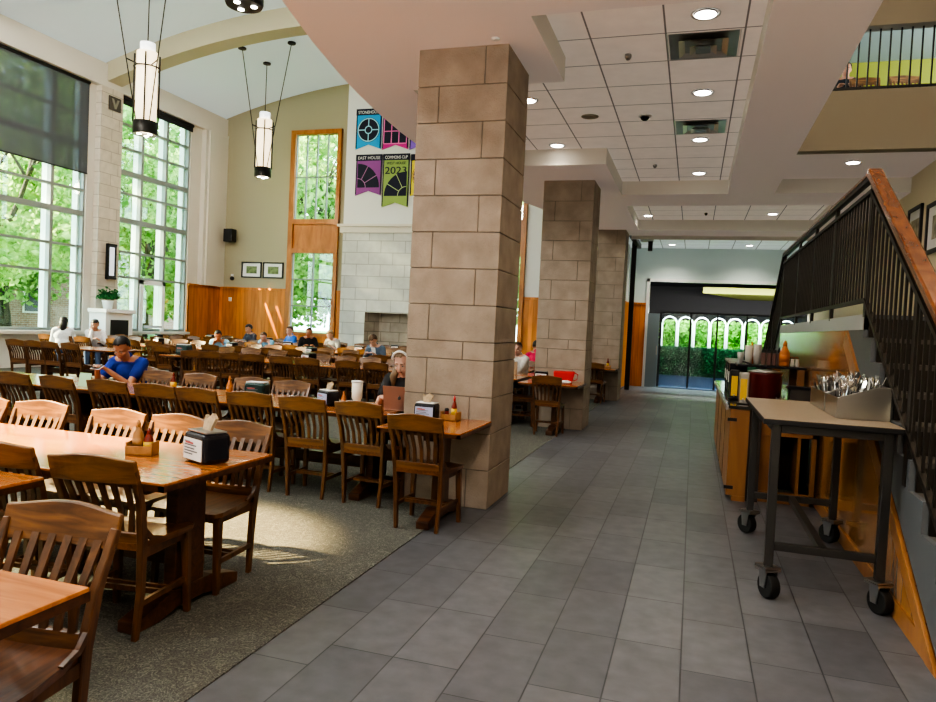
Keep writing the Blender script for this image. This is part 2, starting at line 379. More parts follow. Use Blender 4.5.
# upper floor behind the balcony
b = NB(); box(b, .3, 10.5, 4.5, 6, 14.1, 4.74); struct('floor_upper', b, mat('upper floor carpet', (.05, .04, .04), .9))
b = NB(); box(b, .3, 14.0, 4.74, 6, 14.1, 6.45); struct('wall_upper_green', b, mat('olive green wall', (.24, .25, .03), .8))
b = NB(); box(b, .3, 10.5, 6.4, 6, 14.1, 6.5); struct('ceiling_upper', b, mat('upper ceiling teal', (.30, .36, .34), .8))

# --- vaulted hall
def vz(x): return 9.03 - .02435 * (x + 8.8) ** 2
VXS = [XL + i * (13.0 / 26) for i in range(27)]
b = NB()
for x0, x1 in zip(VXS, VXS[1:]):
    f = b.faces.new([b.verts.new(p) for p in ((x0, -5, vz(x0)), (x1, -5, vz(x1)), (x1, YB, vz(x1)), (x0, YB, vz(x0)))]); f.smooth = True
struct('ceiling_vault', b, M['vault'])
b = NB()
for y0 in (15.36, 10.2, 5.05):
    for x0, x1 in zip(VXS, VXS[1:]):
        z0, z1 = vz(x0) - .5, vz(x1) - .5
        for pl in (((x0, y0, z0), (x1, y0, z1), (x1, y0, z1 + .5), (x0, y0, z0 + .5)), ((x0, y0, z0), (x0, y0 + .5, z0), (x1, y0 + .5, z1), (x1, y0, z1)), ((x0, y0 + .5, z0), (x1, y0 + .5, z1), (x1, y0 + .5, z1 + .5), (x0, y0 + .5, z0 + .5))):
            b.faces.new([b.verts.new(p) for p in pl])
struct('ceiling_arch_ribs', b, mat('arched rib khaki paint', (.52, .49, .36), .85))

# --- window wall (left)
def wallbox(b, y0, y1, z0, z1, x0=XL - .25, x1=XL): box(b, x0, y0, z0, x1, y1, z1)
wins = [(-4.5, -.9), (.5, 4.5), (5.8, 9.8), (10.9, 14.88), (15.92, 18.86)]
b = NB()
wallbox(b, -5, 21.0, 7.36, 8.05); 
edges = [-5] + [v for w in wins for v in w] + [21.0]
for i in range(0, len(edges), 2): wallbox(b, edges[i], edges[i + 1], 0, 7.36)
for w in wins[:-1]: wallbox(b, w[0], w[1], 0, .9)
wallbox(b, 15.92, 16.9, 0, .9); wallbox(b, 17.9, 18.86, 0, .9)
struct('wall_left', b, M['cornice'])
b = NB(); box(b, XL, -5, 7.42, XL + .12, YB, 7.98); box(b, XL, -5, 7.36, XL + .17, YB, 7.44); struct('trim_1', b, M['cornice'])
b = NB(); box(b, XL, 19.36, 2.42, XL + .16, YB, 7.36); box(b, XL, 19.5, 2.42, XL + .22, 20.05, 7.36); struct('trim_2', b, M['cornice'])
b = NB(); box(b, XL, 15.12, 0, XL + .18, 15.86, 7.36); struct('wall_left_stone_pier', b, M['pier'])
b = NB(); box(b, XL, 18.9, 0, XL + .05, YB, 2.40); box(b, XL, 18.88, 2.36, XL + .09, YB, 2.43); box(b, XL - .2, 18.87, 0, XL + .05, 18.95, 2.42)
box(b, XL, 18.9, 0, XL + .07, YB, .12); struct('wall_left_wainscot', b, M['panel'])

def window(n, y0, y1, mulls, bars, thick, zb=.9, zt=7.36, door=None, label=''):
    t = thing('window_%d' % n, label, 'window', (XL - .1, (y0 + y1) / 2, zb), 0, None, 'structure'); oy = (y0 + y1) / 2
    b = NB()
    def bx(ya, yb, za, zb_, xa=-.06, xb=.06): box(b, xa, ya - oy, za - zb, xb, yb - oy, zb_ - zb)
    bx(y0, y0 + .06, zb, zt, -.062, .062); bx(y1 - .06, y1, zb, zt, -.062, .062); bx(y0, y1, zt - .06, zt); bx(y0, y1, zb, zb + .07)
    for m_ in mulls: bx(m_ - .045, m_ + .045, zb, zt, -.064, .064)
    for z in bars: bx(y0, y1, z - (.07 if z in thick else .03), z + (.07 if z in thick else .03))
    obj('window_frame', b, M['frame'], t)
    b = NB(); box(b, -.24, y0 - oy + .02, zb - zb, -.065, y0 - oy + .08, zt - zb)
    for m_ in list(mulls) + [y1 - .08]: box(b, -.24, m_ - oy - .035, 0, -.065, m_ - oy + .035, zt - zb)
    obj('outer_fin', b, M['fin'], t)
    b = NB(); box(b, -.012, y0 - oy, 0, .0, y1 - oy, zt - zb); obj('pane', b, M['glass'], t)
    b = NB(); box(b, -.0, y0 - oy, -.08, .3, y1 - oy, -.0); obj('sill', b, M['cornice'], t)
    return t
B1 = [2.39, 3.09, 3.95, 4.55, 5.68, 6.5]
B2 = [2.42, 3.12, 4.0, 4.35 + .4, 5.32, 6.0, 6.65]
window(1, 15.92, 18.86, [16.88, 17.87], B2, [4.0, 5.32], label='tall gridded hall window right of the stone pier')
window(2, 10.9, 14.88, [11.9, 13.88], B1, [3.95, 5.68], label='tall gridded hall window left of the stone pier')
for k, (a_, c_) in enumerate(wins[:3]): window(3 + k, a_, c_, [a_ + 1, c_ - 1], B1, [3.95, 5.68], label='tall gridded hall window beyond the left edge')
# unseen screens added on nearer bays to shape the sunlight
for k, (a_, c_, zb) in enumerate(((.5, 4.5, 7.36), (5.8, 9.8, 7.36), (-4.5, -.9, 5.3))):
    b = NB(); box(b, XL - .02, a_, .95, XL - .01, c_, zb); o = obj('sun_block_screen', b, M['blind'])
    tag(o, 'unseen pale screen added over a nearer window to block sun', 'blind', 'sun blocking screens on the nearer windows')
b = NB(); box(b, XL - .02, -4.5, 6.6, XL - .01, -.9, 7.36); o = obj('sun_block_screen', b, M['blind']); tag(o, 'unseen sun blocking band added at the window head', 'blind')
sh = thing('window_blind', 'dark see-through roller shade pulled half down over the large left window', 'blind', (XL + .02, 12.9, 4.97))
b = NB(); box(b, 0, -2.0, 0.02, .004, 1.97, 2.36); obj('mesh_screen', b, M['shade'], sh)
b = NB(); box(b, -.012, -2.0, 0, .016, 1.97, .035); obj('bottom_rail', b, M['black'], sh)
b = NB(); tube(b, [(.0, -2.0, 2.36), (.0, 1.97, 2.36)], .045, 12); obj('roller_tube', b, M['black'], sh)
sh = thing('window_blind', 'dark roller shade rolled up at the top of the window right of the pier', 'blind', (XL + .07, 17.4, 7.12))
b = NB(); box(b, 0, -1.45, 0, .006, 1.43, .2); obj('mesh_screen', b, M['black'], sh)
b = NB(); tube(b, [(0, -1.45, .19), (0, 1.43, .19)], .05, 12); obj('roller_tube', b, M['black'], sh)
# exit door in window 1
d = thing('door_1', 'white framed glass exit door below the gridded window', 'door', (XL - .06, 17.4, 0), 0, None, 'structure')
b = NB()
for ya, yb, za, zb in ((-.5, -.38, 0, 2.38), (.38, .5, 0, 2.38), (-.5, .5, 2.26, 2.38), (-.5, .5, 0, .22)): box(b, -.05, ya, za, .07, yb, zb)
obj('door_frame', b, M['fin'], d)
b = NB(); box(b, -.01, -.38, .2, 0, .38, 2.26); obj('pane', b, M['glass'], d)
b = NB(); box(b, .07, -.36, 1.0, .12, .36, 1.07); obj('push_bar', b, M['zinc'], d)

b = NB(); box(b, XL - .3, -5.3, 0, XR + .2, -5, 9.2); struct('wall_front', b, M['cornice'])
# --- end wall of the hall
b = NB()
box(b, XL - .3, YB, 0, -12.7, YB + .3, 9.2); box(b, -10.9, YB, 0, -6.6, YB + .3, 9.2); box(b, -12.7, YB, 7.5, -10.9, YB + .3, 9.2); box(b, -12.7, YB, 0, -10.9, YB + .3, .95)
struct('wall_back', b, M['khaki'])
b = NB(); box(b, -6.6, YB, 7.5, -4.8, YB + .3, 9.2); box(b, -6.6, YB, 0, -4.8, YB + .3, .95); box(b, -4.8, YB, 0, -1.85, YB + .3, 9.2); struct('wall_back_right', b, M['white'])
b = NB()
for x0, x1 in ((XL, -12.72), (-10.88, -10.5), (-4.8, -2.0)):
    box(b, x0, YB - .05, 0, x1, YB, 2.40); box(b, x0, YB - .09, 2.36, x1, YB, 2.43); box(b, x0, YB - .07, 0, x1, YB, .12)
box(b, -12.72, YB - .05, 0, -10.88, YB, .98)
struct('wall_back_wainscot', b, M['panel'])
def tallwin(n, x0, x1, label):
    w = thing('window_%d' % n, label, 'window', ((x0 + x1) / 2, YB, .95), 0, None, 'structure'); ox = (x0 + x1) / 2; W = (x1 - x0) / 2
    b = NB()
    def bx(xa, xb, za, zb, ya=-.10, yb=.1): box(b, xa, ya, za - .95, xb, yb, zb - .95)
    bx(-W, -W + .17, .951, 7.519, -.104); bx(W - .13, W, .951, 7.519, -.104); bx(-W, W, 7.38, 7.52); bx(-W, W, .95, 1.04); bx(-W, W, 3.6, 3.74); bx(-W, W, 4.52, 4.68)
    obj('wood_surround', b, M['trimwood'], w)
    b = NB(); bx(-W + .1, W - .1, 3.7, 4.56, -.04, .05); obj('spandrel_panel', b, M['trimwood'], w)
    b = NB()
    for z0, z1, nx, nz in ((1.04, 3.62, 2, 3), (4.66, 7.4, 4, 2)):
        gw = 2 * W - .3; gx = -W + .17
        for i in range(nx + 1): bx(gx + gw * i / nx - .018, gx + gw * i / nx + .018, z0, z1, -.024, .044)
        for i in range(nz + 1):
            z = z0 + (z1 - z0) * i / nz; bx(gx, gx + gw, z - .018, z + .018, -.02, .04)
    obj('window_frame', b, M['frame'], w)
    b = NB(); bx(-W + .1, W - .1, 1.0, 3.62, .01, .02); bx(-W + .1, W - .1, 4.6, 7.45, .01, .02); obj('pane', b, M['glass'], w)
tallwin(6, -12.7, -10.9, 'tall narrow oak framed window left of the fireplace')
tallwin(7, -6.6, -4.8, 'tall narrow oak framed window glimpsed between the columns')

# --- fireplace chimney breast
fp = thing('fireplace', 'tall white fireplace with pale stone blocks and mantel on the end wall', 'fireplace', (-8.55, 20.0, 0), 0, None, 'structure')
b = NB(); box(b, -1.95, 0, 4.45, 1.95, .5, 9.1); obj('chimney_breast', b, M['white'], fp)
b = NB(); box(b, -1.95, 0, 1.78, 1.95, .5, 4.2); box(b, -1.95, 0, 0, -1.1, .5, 1.78); box(b, 1.1, 0, 0, 1.95, .5, 1.78); obj('stone_surround', b, M['white_stone'], fp)
b = NB(); box(b, -2.1, -.12, 4.38, 2.1, .5, 4.46); box(b, -2.03, -.06, 4.2, 2.03, .5, 4.38); obj('mantel', b, M['cornice'], fp)
b = NB(); box(b, -1.1, .45, 0, 1.1, .5, 1.78)
for s in (-1, 1): prism(b, [(s * 1.1, .02), (s * 1.1, .46), (s * .8, .46)], lambda u, v, t: (u, v, t), 0, 1.78)
obj('firebox', b, M['fire_brick'], fp)

# --- corridor end
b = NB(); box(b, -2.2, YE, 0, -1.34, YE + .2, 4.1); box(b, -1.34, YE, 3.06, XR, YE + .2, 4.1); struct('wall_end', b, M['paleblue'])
b = NB(); box(b, -2.2, YE - .04, 0, -1.36, YE, 2.38); box(b, -2.2, YE - .07, 2.36, -1.36, YE, 2.42); struct('wall_end_wainscot', b, M['panel'])
b = NB(); box(b, -1.36, YE - .06, 0, -1.28, YE + .2, 3.12); box(b, -1.36, YE - .06, 3.04, XR, YE + .2, 3.12); struct('trim_3', b, M['white'])
b = NB(); box(b, -1.98, 17.0, 0, -1.88, YE, 4.0); struct('wall_corridor_left_end', b, M['white'])
b = NB(); box(b, -1.88, 17.1, 0, -1.83, YE, 2.40); struct('wall_corridor_left_wainscot', b, M['panel'])
b = NB(); box(b, -1.70, 19.6, 0, -1.58, 19.72, 3.95); box(b, -1.62, 17.1, 3.85, -1.50, 20.2, 3.97); struct('trim_4', b, M['bronze'])
b = NB(); box(b, -1.5, 17.0, 3.70, XR, 17.08, 3.80); struct('trim_5', b, M['cornice'])
dk = mat('dark servery paint', (.022, .018, .02), .8)
b = NB(); box(b, -3, 27, -.05, 6, 27.1, 4); box(b, -3, YE + .2, -.05, -2.9, 27, 4); box(b, 6, YE + .2, -.05, 6.1, 27, 4); struct('wall_servery', b, dk)
b = NB(); box(b, -3, YE + .2, 3.3, 6, 27.1, 3.4); struct('ceiling_servery', b, dk)
b = NB(); box(b, -3, YE, -.1, 6, 27.1, 0); struct('floor_servery', b, mat('blue grey servery floor', (.07, .09, .14), .25))
b = NB(); prism(b, [(.2, 23.2), (5.5, 23.2), (5.5, 26.5), (1.6, 26.5)], lambda u, v, t: (u, v, t), 2.86, 3.05); struct('ceiling_servery_canopy', b, mat('olive yellow canopy', (.20, .20, .03), .7, emit=(.5, .5, .05), es=.05))  # canopy has a faint added glow in place of lighting
gd = thing('door_2', 'row of glass doors with black stiles at the end of the corridor', 'door', (0, YE + .1, 0), 0, None, 'structure')
b = NB()
for x in (-.92, -.10, .62, 1.4, 2.2): box(b, x - .025, -.02, .02, x + .025, .03, 2.2)
box(b, -.92, -.02, 2.15, 2.9, .03, 2.2); obj('door_stile', b, M['black'], gd)
b = NB(); box(b, -.92, 0, .02, 2.9, .01, 2.15); obj('pane', b, M['cglass'], gd)
b = NB(); box(b, -1.27, -.35, .02, -.95, -.30, 2.12); obj('open_leaf', b, mat('frosted steel blue leaf', (.20, .27, .30), .3, .3), gd)
b = NB(); box(b, -1.0, -.36, .95, -.97, -.42, 1.2); obj('handle', b, M['zinc'], gd)

# artificial hedge and planted trellis behind the doors
def leaves(b, n, fn, s):
    for _ in range(n):
        c = V(fn()); e = Euler((random.uniform(0, 2 * PI), random.uniform(0, 2 * PI), random.uniform(0, 2 * PI))).to_matrix()
        ss = s * random.uniform(.6, 1.3)
        b.faces.new([b.verts.new(c + e @ V(p) * ss) for p in ((0, -.5, 0), (.32, 0, .05), (0, .5, 0), (-.32, 0, .05))])
hd = thing('hedge_wall', 'low dark green artificial hedge partition behind the glass doors', 'hedge', (1, 22.3, 0))
b = NB(); box(b, -1.95, 0, .32, 2.0, .12, 1.19); obj('backing_panel', b, mat('hedge backing', (.012, .05, .025), .9), hd)
b = NB(); leaves(b, 9000, lambda: (random.uniform(-1.95, 2), random.uniform(-.05, .02), random.uniform(.33, 1.2)), .05); o = obj('foliage', b, M['leaf2'], hd); o['kind'] = 'stuff'
b = NB(); box(b, -1.95, -.03, 0, 2, .12, .33); obj('kick_panel', b, mat('slate blue kick panel', (.08, .11, .18), .4), hd)
for i in range(8):
    x = -.72 + i * .47
    a = thing('arched_trellis', 'white arched trellis, %s from the left, standing behind the hedge partition' % ['first', 'second', 'third', 'fourth', 'fifth', 'sixth', 'seventh', 'eighth'][i], 'trellis', (x, 22.75, 0), 0, 'arched trellises behind the hedge')
    b = NB(); pts = [(-.21, 0, 0), (-.21, 0, 1.88)] + [(-.21 * math.cos(PI * k / 10), 0, 1.88 + .21 * math.sin(PI * k / 10)) for k in range(1, 10)] + [(.21, 0, 1.88), (.21, 0, 0)]
    tube(b, pts, .022, 8); obj('arch_frame', b, mat('glowing white trellis', (.9, .9, .9), .5, emit=(1, 1, 1), es=.35), a)  # frame glows by itself to look lit, no lamp inside
    b = NB(); leaves(b, 700, lambda: (random.gauss(0, .12), random.uniform(.05, .25), random.uniform(1.0, 1.98)), .11); obj('climbing_leaves', b, M['leaf3'], a)

# --- stone columns, built of blocks
zc = [0, .32, .62, .92, 1.22, 1.37, 1.67, 1.97, 2.27, 2.57, 2.87, 3.17, 3.47, 3.78]
def column(y0, label):
    x0, x1, y1 = -2.31, -1.54, y0 + .72
    t = thing('stone_column', label, 'column', ((x0 + x1) / 2, (y0 + y1) / 2, 0), 0, None, 'structure')
    W, D = (x1 - x0) / 2, (y1 - y0) / 2
    b = NB(); box(b, -W + .008, -D + .008, 0, W - .008, D - .008, 3.78); obj('core', b, M['stone_gap'], t)
    b = NB(); g = .0035
    for i, (a, c) in enumerate(zip(zc, zc[1:])):
        s = .19 if i % 2 else .58
        if i == 4: s = .5
        xs = [-W, -W + s, W]
        for xa, xb in zip(xs, xs[1:]):
            vs = box(b, xa + (g if xa > -W else 0), -D, a + g, xb - (g if xb < W else 0), D, c - g if c < 3.7 else c)
    obj('stone_blocks', b, M['stone'], t, bevel=.003, seg=1)
column(5.62, 'nearest limestone block column with the small wooden table against it')
column(10.85, 'middle limestone block column along the corridor')
column(16.08, 'farthest limestone block column near the corridor end')

# ------------------------------------------------------------------ stair
XS = 1.15
st = thing('staircase', 'grey stepped stair with oak boarded side rising to a landing', 'staircase', (XS, 5.71, 0), 0, None, 'structure')
rise, run = .1659, .265
b = NB()
P = [(0, 1.72)]
for k in range(1, 11):
    P.append((-run * (k - 1), 1.72 - rise * k)) if False else None
saw = []
for k in range(0, 10):            # from landing edge downwards (y relative to landing edge)
    y = -run * k; saw += [(y, 1.72 - rise * k), (y, 1.72 - rise * (k + 1))]
saw.append((-run * 10, 1.72 - rise * 10))
low = [(-run * 10, -.0)]
def offs(pts, dz): return [(y, z + dz) for y, z in pts]
# stringer polygon: sawtooth above, sloped line below
poly = saw + [(-run * 10 + .28, 0.0), (.62, 1.62), (.62, 1.72)]
poly = [(.62, 1.72)] + saw + [(-2.5, 0.0), (-2.05, .0), (.52, 1.61), (.62, 1.61)]
prism(b, poly, lambda u, v, t: (t, u, v), 0, .03)
obj('stringer', b, M['grey'], st)
b = NB(); box(b, -.005, .0, 1.61, .03, 5.15, 1.72); obj('landing_fascia', b, M['greylt'], st)
b = NB(); box(b, .03, .0, 1.66, 1.75, 5.15, 1.72); obj('landing', b, M['grey'], st)
tr = mat('stone tread', (.11, .10, .09), .6)
for k in range(1, 10):
    y = -run * k; z = 1.72 - rise * k
    b = NB(); box(b, .03, y - .03, z - .03, 1.2, y + run, z); tp = obj('tread', b, tr, st)
    b = NB(); box(b, .03, y + run - .02, z, 1.2, y + run, z + rise - .03); obj('riser', b, M['bronze'], tp)
# far flight going down beyond the landing
b = NB(); prism(b, [(5.15, 1.72), (5.15, 1.45), (7.5, 0), (7.9, 0), (7.9, .08)], lambda u, v, t: (t, u, v), 0, .03); obj('far_stringer', b, M['grey'], st)
# boarded wall below
b = NB(); prism(b, [(-1.95, 0), (5.15, 0), (5.15, 1.62), (.52, 1.62)], lambda u, v, t: (t, u, v), .002, .02); obj('oak_boarding', b, M['stairpanel'], st)
b = NB()
prism(b, [(-2.0, 0.0), (-1.84, 0.0), (.60, 1.49), (.52, 1.61)], lambda u, v, t: (t, u, v), -.018, .004)
obj('sloped_trim', b, M['stairtrim'], st, bevel=.004)
b = NB(); prism(b, [(-1.9, 0), (5.15, 0), (5.15, .1), (-1.74, .1)], lambda u, v, t: (t, u, v), -.012, .004); obj('base_trim', b, M['stairtrim'], st)

rl = thing('stair_railing', 'black baluster stair railing with a broad oak handrail', 'railing', (XS, 5.71, 0))
SL = rise / run
def railz(y, base=1.82):      # y relative to landing edge
    if y < 0: return base + y * SL
    if y > 5.15: return base - (y - 5.15) * .65
    return base
x0 = .0
for yy in ([-2.45, -1.25, 0, 1.35, 2.45, 3.65, 5.13] + [6.2, 7.3]):
    b = NB(); zb = railz(yy) - (.12 if 0 <= yy <= 5.15 else .3); box(b, x0 - .006, yy - .03, max(0, zb), x0 + .02, yy + .03, railz(yy) + .86); obj('post', b, M['bronze'], rl)
def railseg(dz, w, h, m, name, xo=0):
    b = NB(); bar(b, [(x0 + xo, -2.75, railz(-2.75) + dz), (x0 + xo, 0, railz(0) + dz), (x0 + xo, 5.15, railz(0) + dz), (x0 + xo, 7.5, railz(7.5) + dz)], w, h); return obj(name, b, m, rl)
railseg(0, .03, .03, M['bronze'], 'bottom_rail'); railseg(.77, .03, .03, M['bronze'], 'middle_rail'); railseg(.87, .045, .03, M['bronze'], 'top_rail')
b = NB(); bar(b, [(x0 + .005, -2.85, railz(-2.85) + .91), (x0 + .005, .02, railz(0) + .91)], .095, .06); obj('handrail', b, M['rail'], rl, bevel=.012)
b = NB(); bar(b, [(x0 + .005, .02, railz(0) + .90), (x0 + .005, 5.17, railz(0) + .90)], .07, .03); obj('handrail', b, M['rail'], rl, bevel=.008)
b = NB(); bar(b, [(x0 + .005, 5.17, railz(0) + .90), (x0 + .005, 7.5, railz(7.5) + .90)], .06, .03); obj('handrail', b, M['bronze'], rl)
bal = None
n = 0
yy = -2.7
while yy < 7.4:
    if bal is None:
        b = NB(); box(b, -.006, -.008, 0, .008, .008, .77); bal = obj('baluster', b, M['bronze'], rl); o = bal
    else:
        o = bal.copy(); COL.objects.link(o)
    o.location = (x0, yy, railz(yy)); n += 1
    yy += .105
# inner side rail and wall-side strings of the stairs
b = NB(); box(b, 1.2, -2.6, 0, 1.26, 0, 1.0); 
b.free()

# ------------------------------------------------------------------ balcony rail upstairs
br = thing('balcony_railing', 'black vertical bar guard rail on the upper floor balcony', 'railing', (2, 10.42, 4.76))
b = NB(); box(b, -.93, -.02, .04, .93, .02, .07); obj('bottom_rail', b, M['black'], br)
b = NB(); box(b, -.93, -.025, 1.0, .93, .025, 1.05); obj('top_rail', b, M['black'], br)
for i in range(16):
    b = NB(); box(b, -.9 + i * .12, -.009, 0, -.882 + i * .12, .009, 1.0); obj('baluster', b, M['black'], br)

# ------------------------------------------------------------------ dining chairs
def chair_parts(root, merged=None):
    def emit(name, bm_fn, m, bevel=.004):
        b = NB(); bm_fn(b)
        return obj(name, b, m, root, bevel=bevel, seg=1)
    def crest(b):
        n = 12; A = []
        for i in range(n + 1):
            u = -1 + 2 * i / n; x = .212 * u
            y = -.262 - .022 * (1 - u * u)
            zt = .842 + .022 * max(0, math.cos(u * PI * .5)) ** 1.6; zb = .735
            A.append([b.verts.new(p) for p in ((x, y - .030, zt), (x, y - .006, zt), (x, y + .024, zb), (x, y, zb))])
        for a, c in zip(A, A[1:]):
            for k in range(4): b.faces.new((a[k], a[(k + 1) % 4], c[(k + 1) % 4], c[k]))
        b.faces.new(A[0][::-1]); b.faces.new(A[-1])
    def lower(b):
        prism(b, [(-.17, .415), (.17, .415), (.172, .50), (-.172, .50)], lambda u, v, t: (u, t - (v - .415) * .15, v), -.178, -.155)
    def slats(b):
        for i in range(6):
            u = -1 + 2 * (i + .5) / 6
            xb, xt = .155 * u, .178 * u
            bar(b, [(xb, -.172, .49), (xb * .6 + xt * .4, -.178 - .012 * (1 - u * u), .60), (xt, -.262 - .018 * (1 - u * u) + .01, .76)], .024, .011, up=V((0, 1, 0)), ws=[.026, .024, .028])
    def rear(s):
        def f(b): bar(b, [(s * .158, -.165, 0), (s * .172, -.155, .22), (s * .180, -.165, .45), (s * .190, -.20, .63), (s * .200, -.268, .80)], .03, .036, up=V((0, 1, 0)), hs=[.03, .036, .044, .036, .026], ws=[.026, .03, .032, .03, .028])
        return f
    def front(s):
        def f(b): bar(b, [(s * .195, .20, 0), (s * .183, .185, .42)], .036, .036, up=V((0, 1, 0)), hs=[.03, .042], ws=[.03, .042])
        return f
    def seat(b):
        n = 10; T, B = [], []
        for j in range(n + 1):
            v = j / n; y = -.185 + .42 * v
            hw = .175 + .045 * min(1, v * 1.6)
            if v > .9: hw -= .02 * (v - .9) / .1
            rt, rb = [], []
            for i in range(n + 1):
                u = -1 + 2 * i / n
                d = .012 * (1 - abs(u) ** 2) * math.sin(PI * min(1, max(0, .1 + v * .85))) - .004 * math.cos(3 * u) * v
                z = .452 - d - (.010 * max(0, v - .85) / .15)
                yy = y + (.012 * (1 - u * u) if j == n else 0)
                rt.append(b.verts.new((u * hw, yy, z))); rb.append(b.verts.new((u * hw * .97, yy, .418)))
            T.append(rt); B.append(rb)
        for j in range(n):
            for i in range(n):
                b.faces.new((T[j][i], T[j][i + 1], T[j + 1][i + 1], T[j + 1][i])); b.faces.new((B[j][i], B[j + 1][i], B[j + 1][i + 1], B[j][i + 1]))
        for j in range(n):
            b.faces.new((T[j][0], T[j + 1][0], B[j + 1][0], B[j][0])); b.faces.new((T[j][n], B[j][n], B[j + 1][n], T[j + 1][n]))
        for i in range(n):
            b.faces.new((T[0][i], B[0][i], B[0][i + 1], T[0][i + 1])); b.faces.new((T[n][i], T[n][i + 1], B[n][i + 1], B[n][i]))
        for f in b.faces: f.smooth = False
    def strs(b):
        for s in (-1, 1): bar(b, [(s * .175, -.15, .17), (s * .186, .19, .17)], .018, .026)
        for y in (.0, .055): bar(b, [(-.18, y, .17), (.18, y, .17)], .018, .024)
    def apron(b):
        for s in (-1, 1):
            bar(b, [(s * .176, -.15, .40), (s * .18, .18, .40)], .02, .045)
            bar(b, [(s * .188, -.19, .57), (s * .190, -.165, .505), (s * .194, -.12, .465), (s * .198, -.05, .452)], .016, .02, hs=[.012, .026, .022, .008])
        bar(b, [(-.17, .18, .40), (.17, .18, .40)], .02, .045)
    if merged:
        b = NB()
        for fn in (crest, lower, slats, rear(-1), rear(1), front(-1), front(1), seat, strs, apron): fn(b)
        return b
    emit('crest_rail', crest, M['chair_back']); emit('lower_rail', lower, M['chair_back'])
    emit('slats', slats, M['chair'], 0)
    emit('seat', seat, M['seat'], 0)
    for s in (-1, 1): emit('leg', rear(s), M['chair']); emit('leg', front(s), M['chair'])
    emit('stretcher', strs, M['chair'], 0); emit('seat_frame', apron, M['chair'], 0)

proto = thing('dining_chair', 'x', 'chair'); chair_parts(proto)
used = [False]
def chair(x, y, deg, label, group=None):
    """deg 0: seat faces +y (back towards the corridor camera side)"""
    if not used[0]:
        used[0] = True; o = proto; o.location = (x, y, 0.006 if x < -1.79 else 0); o.rotation_euler = (0, 0, R(deg)); o['label'] = label
        if group: o['group'] = group
        return o
    return dup(proto, (x, y, .006 if x < -1.79 else 0), R(deg), label, group)
fm = None
def farchair(x, y, deg, label, group):
    global fm
    if fm is None:
        fm = obj('dining_chair', chair_parts(None, True), M['chair_back']); o = fm
        o['category'] = 'chair'
    else:
        o = fm.copy(); COL.objects.link(o)
    o.location = (x, y, .006); o.rotation_euler = (0, 0, R(deg)); o['label'] = label; o['group'] = group; o['category'] = 'chair'
    return o

def table(x0, x1, y0, y1, label, group=None, foot=True, z=.73):
    t = thing('dining_table', label, 'table', ((x0 + x1) / 2, (y0 + y1) / 2, .006 if x0 < -1.79 else 0), 0, group)
    W, D = (x1 - x0) / 2, (y1 - y0) / 2
    b = NB(); box(b, -W, -D, z - .036, W, D, z); obj('tabletop', b, [M['top']], t, bevel=.004)
    b = NB()
    for a in ((-W + .002, -D - .001, -W + .03, D + .001), (W - .03, -D - .001, W + .001, D + .001), (-W, -D - .001, W, -D + .03), (-W, D - .03, W, D + .001)): box(b, a[0], a[1], z - .04, a[2], a[3], z - .012)
    obj('edge_band', b, M['dark'], t)
    xs = [-W + .22, W - .22] if W > .6 else [0.05]
    for x in xs:
        b = NB(); box(b, x - .035, -.11, .10, x + .035, .11, z - .08); p = obj('pedestal', b, M['dark'] if W > .6 else M['chair'], t, bevel=.006)
        b = NB(); prism(b, [(-D + .04, 0), (-D + .04, .055), (-.16, .115), (.16, .115), (D - .04, .055), (D - .04, 0), (D - .2, 0), (.1, .03), (-.1, .03), (-D + .2, 0)], lambda u, v, t_: (t_, u, v), x - .05, x + .05); obj('foot', b, M['dark'], p, bevel=.006)
        b = NB(); box(b, x - .04, -D + .1, z - .09, x + .04, D - .1, z - .036); obj('crossbar', b, M['dark'], p)
    if len(xs) > 1:
        b = NB(); box(b, xs[0], -.02, .2, xs[1], .02, .30); obj('stretcher', b, M['dark'], t)
    return t

# --- row 0
table(-3.35, -1.54, .68, 1.55, 'orange oak table in the lower left corner, nearest of all')
chair(-1.88, 1.53, 186, 'nearest chair at lower left, curved crest rail facing the viewer')
table(-4.55, -2.73, 1.62, 2.47, 'oak table end poking in at the left edge behind the nearest chair')
# --- row 1
table(-4.64, -2.20, 2.61, 3.47, 'sunlit orange oak table with black napkin dispenser on its corner')
chair(-2.51, 2.75, 8, 'dark chair with its back to the viewer at the near side of the sunlit table')
chair(-3.10, 2.78, 6, 'chair cut by the left edge at the near side of the sunlit table')
for i, (x, l) in enumerate(((-2.55, 'sunlit chair behind the napkin dispenser at the far side of the sunlit table'), (-3.03, 'sunlit chair behind the nearest condiment caddy'),
                            (-3.46, 'sunlit golden chair left of the condiment caddy on the far side of the sunlit table'), (-4.10, 'sunlit golden chair at far side of the sunlit table, second from the left edge'), (-4.6, 'sunlit golden chair cut by the left edge, far side of the sunlit table'))):
    chair(x, 3.40 + .02 * (i % 2), 180 + (2, -3, 1, 4, -2)[i], l)
